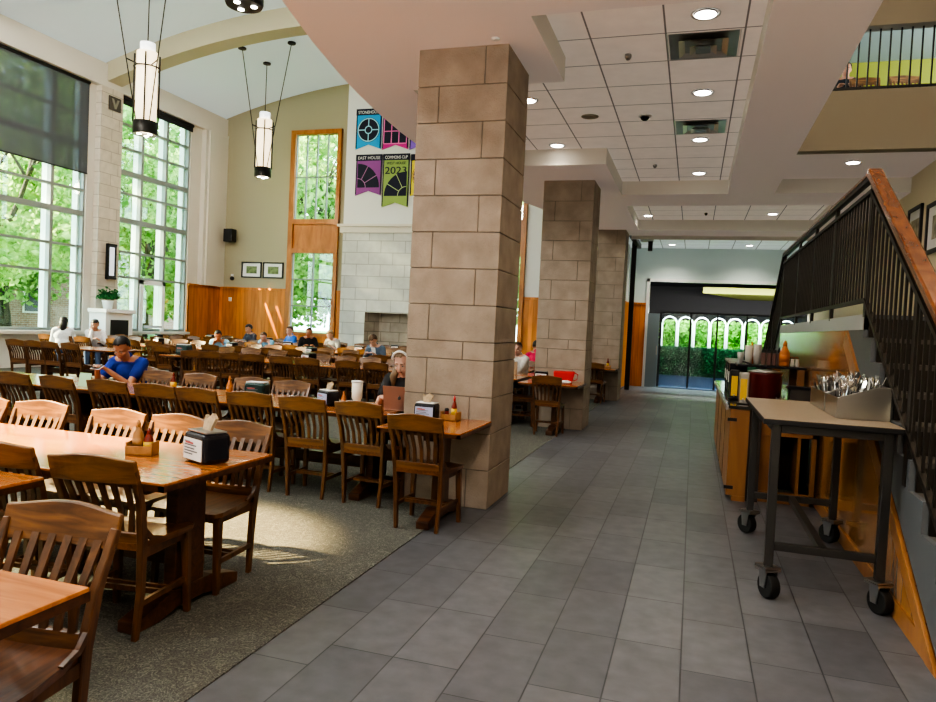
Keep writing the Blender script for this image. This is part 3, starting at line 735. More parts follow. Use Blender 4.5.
# --- row 2
table(-2.18, -1.53, 4.80, 5.61, 'small square oak table pushed against the nearest stone column')
chair(-1.83, 4.96, -2, 'brown chair alone at the small table against the nearest stone column')
T2 = [(-4.21, -2.40, 'right'), (-6.06, -4.23, 'middle'), (-7.9, -6.08, 'left')]
for a, c_, w in T2: table(a, c_, 5.33, 6.19, {'right': 'long oak table with laptop beside the nearest stone column', 'middle': 'oak table in the second row with the orange sauce bottle on it', 'left': 'oak table in the second row where the man in blue leans'}[w])
names2 = ['first', 'second', 'third', 'fourth', 'fifth', 'sixth', 'seventh', 'eighth', 'ninth']
for i, x in enumerate((-2.49, -3.03, -3.55, -4.03, -4.50, -5.04, -5.56, -6.13, -6.7)):
    chair(x, 5.42 + .015 * ((i * 7) % 3), (-3, 2, 3, -2, 2, 3, -4, 0, 2)[i], 'dark chair, back to viewer, %s leftward from the stone column, second row' % names2[i])
for x, l in ((-3.83, 'pale lit chair behind the teal napkin dispenser in second row'), (-4.30, 'pale lit chair right of the orange bottle, far side of second row'), (-4.95, 'pale lit chair second to the right of the man in blue'), (-5.48, 'pale lit chair directly right of the man in blue'), (-5.98, 'chair the man in the blue shirt sits on'), (-2.62, 'chair the woman with the laptop sits on')):
    chair(x, 6.08 if l[0] == 'p' else 6.42, 180 + random.uniform(-4, 4), l)
chair(-6.45, 6.75, 172, 'empty chair just behind the left shoulder of the man in blue')
# --- row 3
for a, c_, l in ((-4.3, -2.5, 'oak table in the third row behind the woman with the laptop'), (-7.0, -4.32, 'oak table in the third row with a white topped napkin dispenser'), (-9.05, -7.05, 'oak table in the third row left of centre with a dark dispenser'), (-12.3, -10.1, 'oak table in the third row below the large shaded window')): table(a, c_, 10.5, 11.35, l)
for i, x in enumerate((-6.5, -6.02, -5.28, -4.77, -4.2, -3.7)):
    chair(x, 10.62, random.uniform(-5, 5), 'dark chair, %s from left of the six along the third row near side' % names2[i])
for i, x in enumerate((-6.45, -5.95, -5.45, -4.9, -4.3)):
    chair(x, 11.35, 180 + random.uniform(-6, 6), 'light chair, %s from the left, far side of third row behind the napkin dispenser' % names2[i])
for i, (x, dg) in enumerate(((-8.32, 32), (-7.93, 28), (-7.55, 34), (-7.16, 30))):
    chair(x, 10.55, dg, 'dark chair turned sideways, %s in the angled group left of centre' % names2[i])
for i, x in enumerate((-11.93, -11.5, -11.1, -10.62)):
    chair(x, 10.35, random.uniform(-6, 6), 'dark chair, %s from the left edge in the row under the shaded window' % names2[i])
for i, (x, y, dg) in enumerate(((-9.9, 11.9, 8), (-9.45, 11.3, -4), (-8.9, 11.9, 170), (-8.3, 11.95, 186), (-7.7, 11.9, 178))):
    chair(x, y, dg, 'brown chair, %s from the left, behind the dark napkin dispenser table' % names2[i])
# --- far rows
frows = [(12.95, 'fourth'), (15.2, 'fifth'), (17.35, 'sixth')]
for yr, rn in frows:
    x = -14.4; k = 0
    while x < -3.2:
        w = 1.83
        if not (rn == 'sixth' and x > -6.2):
            table(x, x + w, yr, yr + .85, 'distant oak table, %s from the window wall in the %s row' % ((names2 + ['tenth'])[k], rn), 'distant oak tables')
            for j in range(3):
                cx = x + .32 + j * .56 + random.uniform(-.04, .04)
                if random.random() < .93: farchair(cx, yr - random.uniform(-.08, .12), random.uniform(-9, 9), 'distant slat back chair on the near side of the %s row' % rn, 'near side chairs of the %s row' % rn)
                if random.random() < .93: farchair(cx, yr + .85 + random.uniform(-.08, .12), 180 + random.uniform(-9, 9), 'distant slat back chair on the far side of the %s row' % rn, 'far side chairs of the %s row' % rn)
        x += w + .12; k += 1
# --- tables at the other columns
table(-2.36, -1.50, 9.97, 10.83, 'small oak table against the middle stone column')
chair(-1.93, 10.13, 2, 'brown chair alone at the small table against the middle column')
table(-4.3, -2.42, 10.45 + 1.0, 12.3, 'oak table of the woman in white seen between the columns')
chair(-2.52, 10.9, -80, 'chair seen between the columns with pale sunlit seat')
table(-2.36, -1.52, 15.2, 16.06, 'small oak table against the farthest column')
chair(-1.95, 15.35, 0, 'brown chair alone at the small table against the farthest column')
TZ = .736

# ------------------------------------------------------------------ things on tables
def dispenser(x, y, deg, label, card=None, body=None, scale=1., napkin=True, z=TZ):
    t = thing('napkin_dispenser', label, 'napkin dispenser', (x, y, z + .001), R(deg)); t.scale = (scale,) * 3
    b = NB(); box(b, -.09, -.065, 0, .09, .065, .13); obj('case', b, body or M['plasticblk'], t, bevel=.02, seg=3)
    b = NB(); box(b, -.075, -.069, .014, .075, -.064, .105); cd = obj('card', b, card or M['paper'], t)
    b = NB()
    for k, (w, zz) in enumerate(((.05, .088), (.10, .074), (.085, .06), (.11, .048), (.07, .036))): box(b, -.065, -.0705, zz, -.065 + w, -.0692, zz + .005)
    obj('printed_lines', b, M['ink'], cd)
    b = NB(); box(b, -.055, -.071, .082, .01, -.0695, .090); obj('heading', b, M['redink'], cd)
    b = NB(); prism(b, [(-.08, .131), (.08, .131), (.078, .138), (-.078, .138)], lambda u, v, t_: (u, t_, v), -.05, .05); obj('lid', b, M['paper'] if card else M['zinc'], t, bevel=.002)
    if napkin:
        b = NB(); prism(b, [(-.03, .13), (.025, .13), (.045, .19), (.01, .21), (-.02, .185), (-.045, .20)], lambda u, v, t_: (u, t_ + (v - .13) * .3, v), -.008, .008); obj('napkin', b, M['napkin'], t)
    return t
def bottle(x, y, z, m, label, h=.19, r=.028, capm=None):
    t = thing('sauce_bottle', label, 'bottle', (x, y, z + .001)); s = h / .19
    b = NB(); lathe(b, [(r * .9, 0), (r, .01 * s), (r, .10 * s), (r * .6, .13 * s), (r * .35, .15 * s)], seg=14); obj('body', b, m, t)
    b = NB(); lathe(b, [(r * .45, .149 * s), (r * .42, .165 * s), (r * .15, .19 * s)], seg=12); obj('cap', b, capm or m, t)
    b = NB(); lathe(b, [(r * 1.03, .035 * s), (r * 1.03, .085 * s)], seg=14); obj('label_band', b, M['yellow'] if m is M['ketchup'] else m, t)
    return t
def caddy(x, y, deg, label, z=TZ):
    t = thing('condiment_caddy', label, 'caddy', (x, y, z + .001), R(deg))
    b = NB(); box(b, -.07, -.05, 0, .07, .05, .012); box(b, -.07, -.05, 0, .07, -.04, .05); box(b, -.07, .04, 0, .07, .05, .05); box(b, -.07, -.05, 0, -.06, .05, .07); box(b, .06, -.05, 0, .07, .05, .07); obj('tray', b, M['caddy'], t, bevel=.002)
    return t
def shaker(x, y, z, label, m=None):
    t = thing('spice_shaker', label, 'shaker', (x, y, z + .001))
    b = NB(); lathe(b, [(.018, 0), (.02, .01), (.017, .06)], seg=12); obj('jar', b, m or M['ketchup'], t)
    b = NB(); lathe(b, [(.018, .06), (.018, .078), (.008, .084)], seg=12); obj('lid', b, M['black'], t)

dispenser(-2.37, 3.12, -24, 'black napkin dispenser with white card on the sunlit table corner', scale=1.18)
caddy(-2.76, 3.10, 20, 'wooden condiment caddy on the sunlit table')
bottle(-2.785, 3.095, TZ + .012, M['caddy'], 'brown mustard bottle in the caddy on the sunlit table', .17)
bottle(-2.73, 3.11, TZ + .012, M['ketchup'], 'dark sauce bottle in the caddy on the sunlit table', .13, .026)
dispenser(-2.01, 5.38, 0, 'black napkin dispenser with lavender card against the nearest stone column', M['bluepaper'])
caddy(-1.83, 5.45, -8, 'wooden condiment caddy beside the nearest stone column')
bottle(-1.80, 5.44, TZ + .012, M['ketchup'], 'hot sauce bottle with yellow label beside the nearest stone column', .19, .022, M['red'])
shaker(-1.865, 5.45, TZ + .012, 'dark shaker in the caddy beside the nearest stone column')
dispenser(-3.08, 5.72, -30, 'black napkin dispenser with loose blue papers left of the tumbler', M['bluepaper'])
dispenser(-3.86, 5.78, 10, 'dark teal napkin dispenser in front of a pale chair', M['tealblk'], M['tealblk'], 1.1, False)
bottle(-4.14, 5.75, TZ, M['orange'], 'orange squeeze bottle standing alone in the second row', .19, .03)
bottle(-4.86, 5.85, TZ, M['ketchup'], 'dark red sauce bottle between two pale chairs in second row', .17)
bottle(-2.93, 5.72, TZ, M['orange'], 'orange sauce bottle beside the white tumbler', .14, .022)
dispenser(-6.3, 10.95, -25, 'napkin dispenser with white top in the third row', napkin=False, scale=1.3)
dispenser(-8.85, 10.9, 5, 'dark napkin dispenser on the table left of centre', M['tealblk'], M['tealblk'], 1.35, False)
for i, (yr, rn) in enumerate(frows):
    for j in range(5):
        if rn == 'sixth' and j > 3: continue
        dispenser(-13.5 + j * 1.95, yr + .43, random.uniform(-40, 40), 'small napkin dispenser, %s from the window wall on the %s row' % (names2[j], rn), scale=1.2, napkin=False)
tb = thing('tumbler', 'tall cream tumbler with lid beside the laptop', 'tumbler', (-2.80, 5.72, TZ + .001))
b = NB(); lathe(b, [(.03, 0), (.033, .06), (.047, .09), (.05, .22)], seg=20); obj('cup', b, mat('cream enamel', (.78, .74, .66), .35), tb)
b = NB(); lathe(b, [(.052, .22), (.052, .235), (.02, .24)], seg=20); obj('lid', b, M['paper'], tb)
# green table card
b = NB(); prism(b, [(-.07, 0), (.07, 0), (.07, .13), (-.07, .13)], lambda u, v, t_: (u, t_ + v * .2, v), 0, .004); cdo = obj('table_card', b, M['greencard']); cdo.location = (-5.62, 5.5, TZ + .001); tag(cdo, 'pale green paper card standing in the gap between second row chairs', 'card')
# laptop
lp = thing('laptop', 'open rose gold laptop in front of the woman with the headband', 'laptop', (-2.385, 5.72, TZ + .001), R(3))
lpm = mat('rose aluminium', (.36, .22, .18), .35, .7)
b = NB(); box(b, -.15, 0, 0, .15, .21, .014); obj('keyboard_deck', b, lpm, lp, bevel=.004)
sl = NB(); prism(sl, [(-.15, 0), (.15, 0), (.15, .205), (-.15, .205)], lambda u, v, t_: (u, t_ - v * .25, v + .012), 0, .007); sc_ = obj('screen', sl, lpm, lp, bevel=.003)
b = NB(); ell(b, (0, -.0325, .115), (.014, .0015, .015), Euler((R(-14), 0, 0)), 2); ell(b, (.004, -.037, .134), (.004, .0015, .006), Euler((0, R(30), 0)), 1); obj('fruit_logo', b, M['black'], sc_)

# ------------------------------------------------------------------ people
def ik(s, h, l1, l2, pole):
    s, h = V(s), V(h); d = h - s; L = d.length
    if L > (l1 + l2) * .995: h = s + d.normalized() * (l1 + l2) * .995; d = h - s; L = d.length
    a = (l1 * l1 - l2 * l2 + L * L) / (2 * L); hh = math.sqrt(max(0, l1 * l1 - a * a))
    dn = d.normalized(); p = V(pole) - dn * V(pole).dot(dn); p.normalize()
    return s + dn * a + p * hh, h
def rem(o, vox, it=4):
    m = o.modifiers.new('r', 'REMESH'); m.mode = 'VOXEL'; m.voxel_size = vox; m.use_smooth_shade = True
    s = o.modifiers.new('s', 'SMOOTH'); s.factor = .5; s.iterations = it
def person(label, loc, deg, shirt, pants, hair, style, skin, lean=.3, hp=.5, hyaw=0., hands=None, vox=.009, sleeve=.55, stance=None, group=None):
    t = thing('person', label, 'person', loc, R(deg), group)
    hip = V((0, 0, .56)); td = V((0, math.sin(lean), math.cos(lean)))
    chest = hip + td * .30; nb = hip + td * .47; 
    hd = Euler((-hp, 0, hyaw)).to_matrix()
    hc = nb + V((0, .04 + .05 * math.sin(hp), .045)) + td * .075
    W = lambda p: hc + hd @ V(p)
    hands = hands or ((-.12, .38, .80), (.12, .38, .80))
    b = NB()
    # torso
    ell(b, hip, (.155, .115, .12), sub=3); ell(b, hip + td * .17, (.138, .10, .15), Euler((-lean, 0, 0)), 3); ell(b, chest, (.165, .108, .16), Euler((-lean, 0, 0)), 3)
    cap(b, nb - td * .03 + V((-.10, 0, 0)), nb - td * .03 + V((.10, 0, 0)), .06, .06); cap(b, nb - td * .02, hc + V((0, -.01, -.05)), .056, .052)
    # head
    ell(b, W((0, -.012, .03)), (.076, .094, .09)); ell(b, W((0, .018, -.03)), (.060, .070, .080)); ell(b, W((0, .050, -.085)), (.030, .026, .024), sub=2)
    cap(b, W((0, .088, .010)), W((0, .104, -.026)), .008, .014); ell(b, W((0, .078, -.056)), (.026, .018, .014), sub=2)
    for s in (-1, 1):
        ell(b, W((s * .077, -.012, -.005)), (.010, .020, .030), sub=2); ell(b, W((s * .036, .068, -.022)), (.022, .020, .020), sub=2); ell(b, W((s * .030, .078, .028)), (.024, .012, .009), sub=2)
        ell(b, W((s * .012, .098, -.028)), (.008, .008, .006), sub=1)
    arms = []
    for s, H in zip((-1, 1), hands):
        sh = nb - td * .055 + V((s * .165, 0, 0)); el, wr = ik(sh, H, .29, .25, (s * .5, -.2, -1)); arms.append((s, sh, el, wr))
        cap(b, sh, el, .050, .040); cap(b, el, wr, .039, .027)
        fd = (wr - el).normalized(); side = fd.cross(V((0, 0, 1))).normalized() * (-s)   # towards the body middle
        up = side.cross(fd) * (1 if side.cross(fd).z > 0 else -1)
        pc = wr + fd * .055
        cap(b, wr + fd * .015, wr + fd * .08 + side * .018, .022, .016); cap(b, wr + fd * .015, wr + fd * .08 - side * .02, .021, .015); cap(b, wr + fd * .02, wr + fd * .085, .02, .015)
        for k, (o_, ln) in enumerate(((.030, .066), (.010, .074), (-.011, .068), (-.031, .054))):
            p0 = wr + fd * .088 + side * o_; p1 = p0 + (fd * .8 - up * .35 + side * .12).normalized() * ln * .55; p2 = p1 + (fd * .25 - up * .9 + side * .25).normalized() * ln * .5
            cap(b, p0, p1, .0095, .0085, 1); cap(b, p1, p2, .0085, .0075, 1)
        p0 = wr + fd * .03 + side * .028; p1 = p0 + (fd * .6 + side * .75 - up * .1).normalized() * .035; p2 = p1 + (fd * .9 + side * .15 - up * .2).normalized() * .03
        cap(b, p0, p1, .012, .010, 1); cap(b, p1, p2, .010, .0085, 1)
    legs = []
    for s in (-1, 1):
        a = hip + V((s * .09, .0, -.01)); k = V((s * .11, .40, .53)); an = V((s * .11, .36, .09)); legs.append((a, k, an))
        cap(b, a, k, .085, .060); cap(b, k, an, .055, .036); cap(b, an + V((0, -.03, -.04)), an + V((0, .13, -.055)), .034, .028)
    o = obj('body', b, skin, t, smooth=True); rem(o, vox)
    # shirt
    b = NB()
    ell(b, hip + td * .02, (.165, .125, .11), sub=3); ell(b, hip + td * .17, (.152, .114, .16), Euler((-lean, 0, 0)), 3); ell(b, chest, (.180, .122, .165), Euler((-lean, 0, 0)), 3)
    cap(b, nb - td * .045 + V((-.12, 0, 0)), nb - td * .045 + V((.12, 0, 0)), .066, .066)
    cap(b, nb - td * .03, nb + td * .02, .070, .063)
    for s, sh, el, wr in arms:
        if sleeve <= .7: cap(b, sh, sh.lerp(el, sleeve), .064, .062)
        else: cap(b, sh, el, .062, .052); cap(b, el, el.lerp(wr, .88), .051, .038)
    o = obj('shirt', b, shirt, t, smooth=True); rem(o, vox)
    b = NB(); ell(b, hip + V((0, -.01, -.01)), (.168, .128, .10), sub=3)
    for a, k, an in legs: cap(b, a, k, .095, .072); cap(b, k, an + V((0, 0, .02)), .070, .052)
    o = obj('trousers', b, pants, t, smooth=True); rem(o, vox * 1.3)
    for a, k, an in legs:
        b = NB(); cap(b, an + V((0, -.03, -.045)), an + V((0, .14, -.055)), .042, .034); obj('shoe', b, M['black'], t, smooth=True)
    # face details
    for s in (-1, 1):
        b = NB(); ell(b, W((s * .031, .0795, .006)), (.0125, .0065, .0045), hd.to_euler(), 2); e = obj('eye', b, cmat((.45, .40, .37), .4), t, smooth=True)
        b = NB(); ell(b, W((s * .031, .0855, .005)), (.006, .003, .006), hd.to_euler(), 1); obj('iris', b, M['black'], e, smooth=True)
        b = NB(); cap(b, W((s * .016, .089, .030)), W((s * .048, .079, .028)), .004, .003, 1); obj('eyebrow', b, hair, t, smooth=True)
    b = NB(); cap(b, W((-.017, .090, -.056)), W((.017, .090, -.056)), .0055, .0055, 1); obj('mouth', b, cmat((.42, .13, .11), .5), t, smooth=True)
    # hair
    b = NB()
    vs = ell(b, (0, 0, 0), (1, 1, 1), sub=4)
    dead = []
    for v in vs:
        u = v.co.copy(); p = V((u.x * .086, -.014 + u.y * .106, .034 + u.z * .100))
        j = .010 * math.sin(30 * u.x + 13 * u.y) * math.cos(27 * u.z + 9 * u.x)
        v.co = W(p * (1 + j * 3))
        front = u.y > .34 and u.z < (.50 + .06 * math.sin(9 * u.x) if style != 'fringe' else .32 + .08 * math.sin(14 * u.x))
        lowc = u.z < (-.62 if style != 'short' else -.50) or (u.y > -.02 and u.z < -.22 and style == 'short') or (u.y > .14 and u.z < .12)
        if front or lowc: dead.append(v)
    bmesh.ops.delete(b, geom=dead, context='VERTS')
    if style == 'long':
        for s in (-1, 1):
            for q_ in (0, 1, 2):
                c0 = W((s * (.072 - .012 * q_), -.02 - .03 * q_, .02)); pz = W((s * .088, .0 - .03 * q_, -.10)); p3 = nb + V((s * (.095 - .01 * q_), .07 - .06 * q_, -.12))
                tube(b, [c0, pz, p3 + V((0, 0, .10)), p3], .02, 10, rs=[.022, .034, .036, .012])
    if style == 'pony':
        ell(b, W((0, -.115, .05)), (.03, .03, .03), sub=2); tube(b, [W((0, -.12, .05)), W((0, -.165, .0)), W((0, -.15, -.10)), W((0, -.12, -.19))], .02, 10, rs=[.022, .032, .028, .008])
    if style == 'longback':
        tube(b, [W((0, -.04, .06)), W((0, -.085, -.02)), W((0, -.09, -.14)), W((0, -.07, -.30))], .05, 14, rs=[.06, .078, .075, .03])
    o = obj('hair', b, hair, t, smooth=True)
    if style not in ('long', 'pony', 'longback'):
        m_ = o.modifiers.new('t', 'SOLIDIFY'); m_.thickness = .006
    return t, W, arms, nb, td
HB = cmat((.012, .010, .010), .5); HBR = cmat((.10, .055, .03), .6); HBL = cmat((.33, .22, .12), .6)
BLK = cmat((.012, .012, .014), .9); JEAN = cmat((.05, .08, .16), .9)
# man in blue looking at his phone
t, W, arms, nb, td = person('man in a royal blue T-shirt leaning over the table holding a phone', (-5.92, 6.56, 0), 190, cmat((.010, .035, .30)), BLK, HB, 'short', M['skin3'],
    lean=.50, hp=.62, hands=((.03, .50, .845), (.15, .52, .845)), hyaw=.12, vox=.0065)
b = NB(); prism(b, [(-.05, -.012), (.05, -.012), (.05, .02), (-.05, .02)], lambda u, v, z: (u, .275 + v, z), .80, .86); b.free()
b = NB(); cbox(b, (.02, .215, .80), (.085, .003, .03), 0, Euler((-.3, 0, 0))); obj('chest_print', b, M['paper'], t)
ph = thing('smartphone', 'white smartphone held by the man in blue', 'phone', (-5.91, 5.955, .885), R(172)); ph.rotation_euler = (R(-35), 0, R(172))
b = NB(); box(b, -.075, -.038, 0, .075, .038, .009); obj('case', b, mat('pale pink case', (.6, .5, .52), .4), ph, bevel=.006)
b = NB(); box(b, -.07, -.034, .009, .07, .034, .010); obj('screen', b, M['black'], ph)
# woman with headband
t, W, arms, nb, td = person('woman with a white headband and black top working at a laptop', (-2.58, 6.42, 0), 180, cmat((.015, .015, .017)), BLK, cmat((.17, .105, .055), .6), 'long', M['skin2'],
    lean=.28, hp=.42, hands=((-.10, .44, .80), (.10, .44, .80)), vox=.0065)
b = NB()
tube(b, [W((.086 * math.sin(a_), .040, .034 + .101 * math.cos(a_))) for a_ in [R(-80 + 16 * i) for i in range(11)]], .011, 8); obj('headband', b, M['paper'], t, smooth=True)
# denim jacket
t, W, arms, nb, td = person('young man in a denim jacket over a white shirt reading with head down', (-6.48, 14.25, 0), 175, cmat((.10, .15, .22)), JEAN, HBR, 'fringe', M['skin2'], lean=.42, hp=.8, sleeve=1, vox=.011)
b = NB(); cbox(b, nb + td * -.17 + V((0, .118, 0)), (.09, .02, .24), 0, Euler((-.42, 0, 0))); obj('white_shirt_front', b, M['paper'], t)
def lap(x, y, deg, m, label):
    l = thing('laptop', label, 'laptop', (x, y, TZ + .001), R(deg)); b = NB(); box(b, -.16, 0, 0, .16, .22, .014); obj('keyboard_deck', b, m, l)
    b = NB(); prism(b, [(-.16, 0), (.16, 0), (.16, .21), (-.16, .21)], lambda u, v, t_: (u, t_ - v * .25, v + .012), 0, .007); obj('screen', b, m, l)
bk = thing('notebook', 'open white notebook in front of the denim jacket reader', 'book', (-6.55, 13.6, TZ + .001), R(170)); b = NB(); box(b, -.2, -.13, 0, .2, .13, .012); obj('pages', b, M['paper'], bk)
# back group
person('man in a bright blue shirt sitting in front of the end wall', (-10.05, 16.6, 0), 150, cmat((.03, .16, .62)), JEAN, HBR, 'short', M['skin2'], lean=.12, hp=.15, hyaw=.5, vox=.012)
person('person with dark hair in a black top beside the man in bright blue', (-9.55, 16.5, 0), 215, BLK, BLK, HB, 'short', M['skin3'], lean=.25, hp=.1, hyaw=-.6, vox=.012, sleeve=1)
person('fair haired person in grey at the far window table', (-9.05, 17.15, 0), 170, cmat((.35, .34, .33)), JEAN, HBL, 'short', M['skin2'], lean=.45, hp=.6, vox=.012)
person('person with black hair in a dark top against the oak wainscot', (-11.35, 16.7, 0), 160, cmat((.05, .05, .07)), JEAN, HB, 'fringe', M['skin'], lean=.15, hp=.3, vox=.012, sleeve=1)
person('person in a pale blue shirt slumped forward on the table', (-10.55, 14.35, 0), 200, cmat((.22, .48, .72)), JEAN, HB, 'short', M['skin3'], lean=.75, hp=.5, vox=.012, sleeve=1)
person('person in a light blue top bending low near the sunlit streaks', (-10.65, 16.55, 0), 185, cmat((.25, .55, .78)), JEAN, HBR, 'short', M['skin2'], lean=.85, hp=.4, vox=.012)
# by the left window
person('person with long black hair and white shirt seated by the bright left window', (-13.45, 12.55, 0), 40, cmat((.75, .78, .80)), JEAN, HB, 'longback', M['skin'], lean=.1, hp=.2, vox=.012, sleeve=1)
person('dark haired person in white resting head on hand near the plant', (-13.0, 13.05, 0), 215, cmat((.72, .72, .74)), JEAN, HB, 'fringe', M['skin'], lean=.3, hp=.3, vox=.012, hands=((-.12, .38, .80), (.05, .25, 1.02)), sleeve=1)
# between columns
person('woman in a white top with a dark ponytail seated between the columns', (-2.88, 12.45, 0), 150, cmat((.75, .73, .70)), JEAN, HBR, 'pony', M['skin2'], lean=.2, hp=.1, hyaw=.5, vox=.01, hands=((-.08, .30, .98), (.12, .38, .80)), sleeve=1)
person('person in a bright pink top half hidden by the middle column', (-3.02, 14.3, 0), 20, cmat((.75, .03, .12)), BLK, HB, 'short', M['skin'], lean=.1, hp=.1, vox=.012, sleeve=1)
bag = thing('laptop_box', 'tan cardboard box on the table in front of the ponytail woman', 'box', (-2.95, 11.75, TZ + .001), R(10)); b = NB(); box(b, -.14, -.1, 0, .14, .1, .2); obj('carton', b, mat('cardboard', (.5, .36, .24), .8), bag, bevel=.004); b = NB(); box(b, -.02, -.102, .0, .02, .102, .202); obj('tape', b, M['napkin'], bag)
# upstairs
person('person looking through the bars of the upper balcony', (2.1, 13.0, 4.745), 175, BLK, BLK, HB, 'short', M['skin3'], lean=.2, hp=.25, vox=.012)

# ------------------------------------------------------------------ things on small column tables
rb = thing('tote_bag', 'bright red bag on the small table at the middle column', 'bag', (-1.80, 10.5, TZ + .001), R(8))
b = NB(); prism(b, [(-.13, 0), (.13, 0), (.17, .17), (-.15, .17)], lambda u, v, t_: (u, t_, v), -.06, .06); obj('bag_body', b, M['red'], rb, bevel=.02)
b = NB(); tube(b, [(.155, 0, .15), (.21, 0, .13), (.20, 0, .05), (.145, 0, .03)], .008, 8); obj('handle', b, M['red'], rb)
dispenser(-2.12, 10.45, 5, 'napkin dispenser on the small table at the middle column', scale=1.1, napkin=False)
pp = thing('crumpled_paper', 'crumpled white paper beside the red bag', 'paper', (-1.72, 10.2, TZ + .002)); b = NB(); vs = ell(b, (0, 0, .025), (.09, .06, .025), sub=3)
for v in vs: v.co += V((random.uniform(-.006, .006), random.uniform(-.006, .006), random.uniform(0, .008)))
obj('sheet', b, M['paper'], pp)
caddy(-1.75, 15.8, 0, 'small condiment caddy on the table at the farthest column')
bottle(-1.75, 15.8, TZ + .012, M['ketchup'], 'sauce bottle in the caddy at the farthest column', .2)

# ------------------------------------------------------------------ rolling cart with cutlery
ct = thing('rolling_cart', 'black steel rolling cart with a tan laminate top', 'cart', (.78, 5.22, 0))
CW, CD, CZ = .365, .77, 1.05
b = NB(); box(b, -CW, -CD, CZ - .032, CW, CD, CZ - .002); obj('edge_band', b, M['black'], ct, bevel=.003)
b = NB(); box(b, -CW + .004, -CD + .004, CZ - .003, CW - .004, CD - .004, CZ); obj('laminate_top', b, M['laminate'], ct)
for sx in (-1, 1):
    for sy in (-1, 1):
        lx, ly = sx * (CW - .075), sy * (CD - .06)
        b = NB(); box(b, lx - .025, ly - .025, .184, lx + .025, ly + .025, CZ - .032); obj('leg', b, M['cartmetal'], ct, bevel=.004)
        cs = bpy.data.objects.new('caster', None); COL.objects.link(cs); cs.parent = ct; cs.location = (lx, ly, 0); cs.rotation_euler = (0, 0, R(28 if sy < 0 else 40))
        b = NB(); tube(b, [(-.03, .02 * sy, .072), (.03, .02 * sy, .072)], .072, 24); obj('wheel', b, M['rubber'], cs, bevel=.006)
        b = NB()
        for s in (-1, 1): prism(b, [(-.022, .06), (.022, .06), (.038, .160), (-.038, .160)], lambda u, v, t_: (t_, u + .01 * sy, v), s * .036 - .003, s * .036 + .003)
        box(b, -.05, -.055, .158, .05, .055, .170); box(b, -.05, -.055, .176, .05, .055, .184); tube(b, [(-.042, .02 * sy, .072), (.042, .02 * sy, .072)], .010, 8); obj('fork', b, M['zinc'], cs)
b = NB()
for sy in (-1, 1): box(b, -CW + .1, sy * (CD - .06) - .02, .28, CW - .1, sy * (CD - .06) + .02, .325)
box(b, -.022, -CD + .08, .28, .022, CD - .08, .325)
for sx in (-1, 1): box(b, sx * (CW - .075) - .02, -CD + .08, CZ - .08, sx * (CW - .075) + .02, CD - .08, CZ - .034)
for sy in (-1, 1): box(b, -CW + .1, sy * (CD - .06) - .02, CZ - .08, CW - .1, sy * (CD - .06) + .02, CZ - .034)
obj('frame_rail', b, M['cartmetal'], ct, bevel=.003)

def bin_(x0, y0, x1, y1, label):
    """stainless sloped bin, low side towards -x"""
    t = thing('cutlery_bin', label, 'cutlery bin', (x0, y0, CZ + .001)); W, D = x1 - x0, y1 - y0
    b = NB(); w = .004; hl, hr = .125, .20
    side = [(0, 0), (W, 0), (W, hr), (W * .75, hr), (0, hl)]
    prism(b, side, lambda u, v, t_: (u, t_, v), 0, w); prism(b, side, lambda u, v, t_: (u, t_, v), D - w, D)
    box(b, 0, 0, 0, w, D, hl); box(b, W - w, 0, 0, W, D, hr); box(b, 0, 0, 0, W, D, w); obj('bin_body', b, M['steel'], t, bevel=.002)
    b = NB(); box(b, w, D * .5 - .002, 0, W - w, D * .5 + .002, .10); box(b, W * .5 - .002, w, 0, W * .5 + .002, D - w, .11); obj('divider', b, M['steel'], t)
    return t
bin_(.85, 4.80, 1.14, 5.20, 'nearer stainless steel bin of cutlery on the rolling cart')
bin_(.85, 5.24, 1.14, 5.82, 'farther stainless steel bin of cutlery on the rolling cart')
def cutlery_proto(kind):
    b = NB()
    if kind == 'fork':
        bar(b, [(0, 0, 0), (0, .002, .10), (0, .004, .14)], .010, .002, up=V((0, 1, 0)), ws=[.014, .007, .01])
        for k in range(4): bar(b, [(-.009 + k * .006, .004, .138), (-.010 + k * .0066, .0, .185)], .0028, .002, up=V((0, 1, 0)))
        bar(b, [(-.011, .004, .139), (.011, .004, .139)], .004, .008)
    elif kind == 'spoon':
        bar(b, [(0, 0, 0), (0, .002, .10), (0, .004, .14)], .010, .002, up=V((0, 1, 0)), ws=[.014, .006, .007])
        ell(b, (0, .004, .16), (.017, .005, .027), sub=2)
    else:
        bar(b, [(0, 0, 0), (0, 0, .09), (0, 0, .12), (0, 0, .19)], .012, .003, up=V((0, 1, 0)), ws=[.016, .013, .017, .007])
    return obj(kind, b, M['chrome'])
protos = {}
for k in range(84):
    kind = ('fork', 'spoon', 'knife')[k % 3] if k < 60 else 'fork'
    if k < 42: cx, cy, wh = random.uniform(.885, 1.10), random.uniform(4.84, 5.16), 'nearer'
    else: cx, cy, wh = random.uniform(.885, 1.10), random.uniform(5.28, 5.78), 'farther'
    if kind not in protos: protos[kind] = cutlery_proto(kind); o = protos[kind]
    else: o = protos[kind].copy(); COL.objects.link(o)
    o.location = (cx, cy, CZ + .03 + .06 * (cx - .86) / .27); o.rotation_euler = (random.uniform(-.35, .35), random.uniform(-.45, .3), random.uniform(0, 6))
    tag(o, 'upright steel %s among the cutlery in the %s bin' % (kind, wh), kind, '%ss in the %s cutlery bin' % (kind, wh))

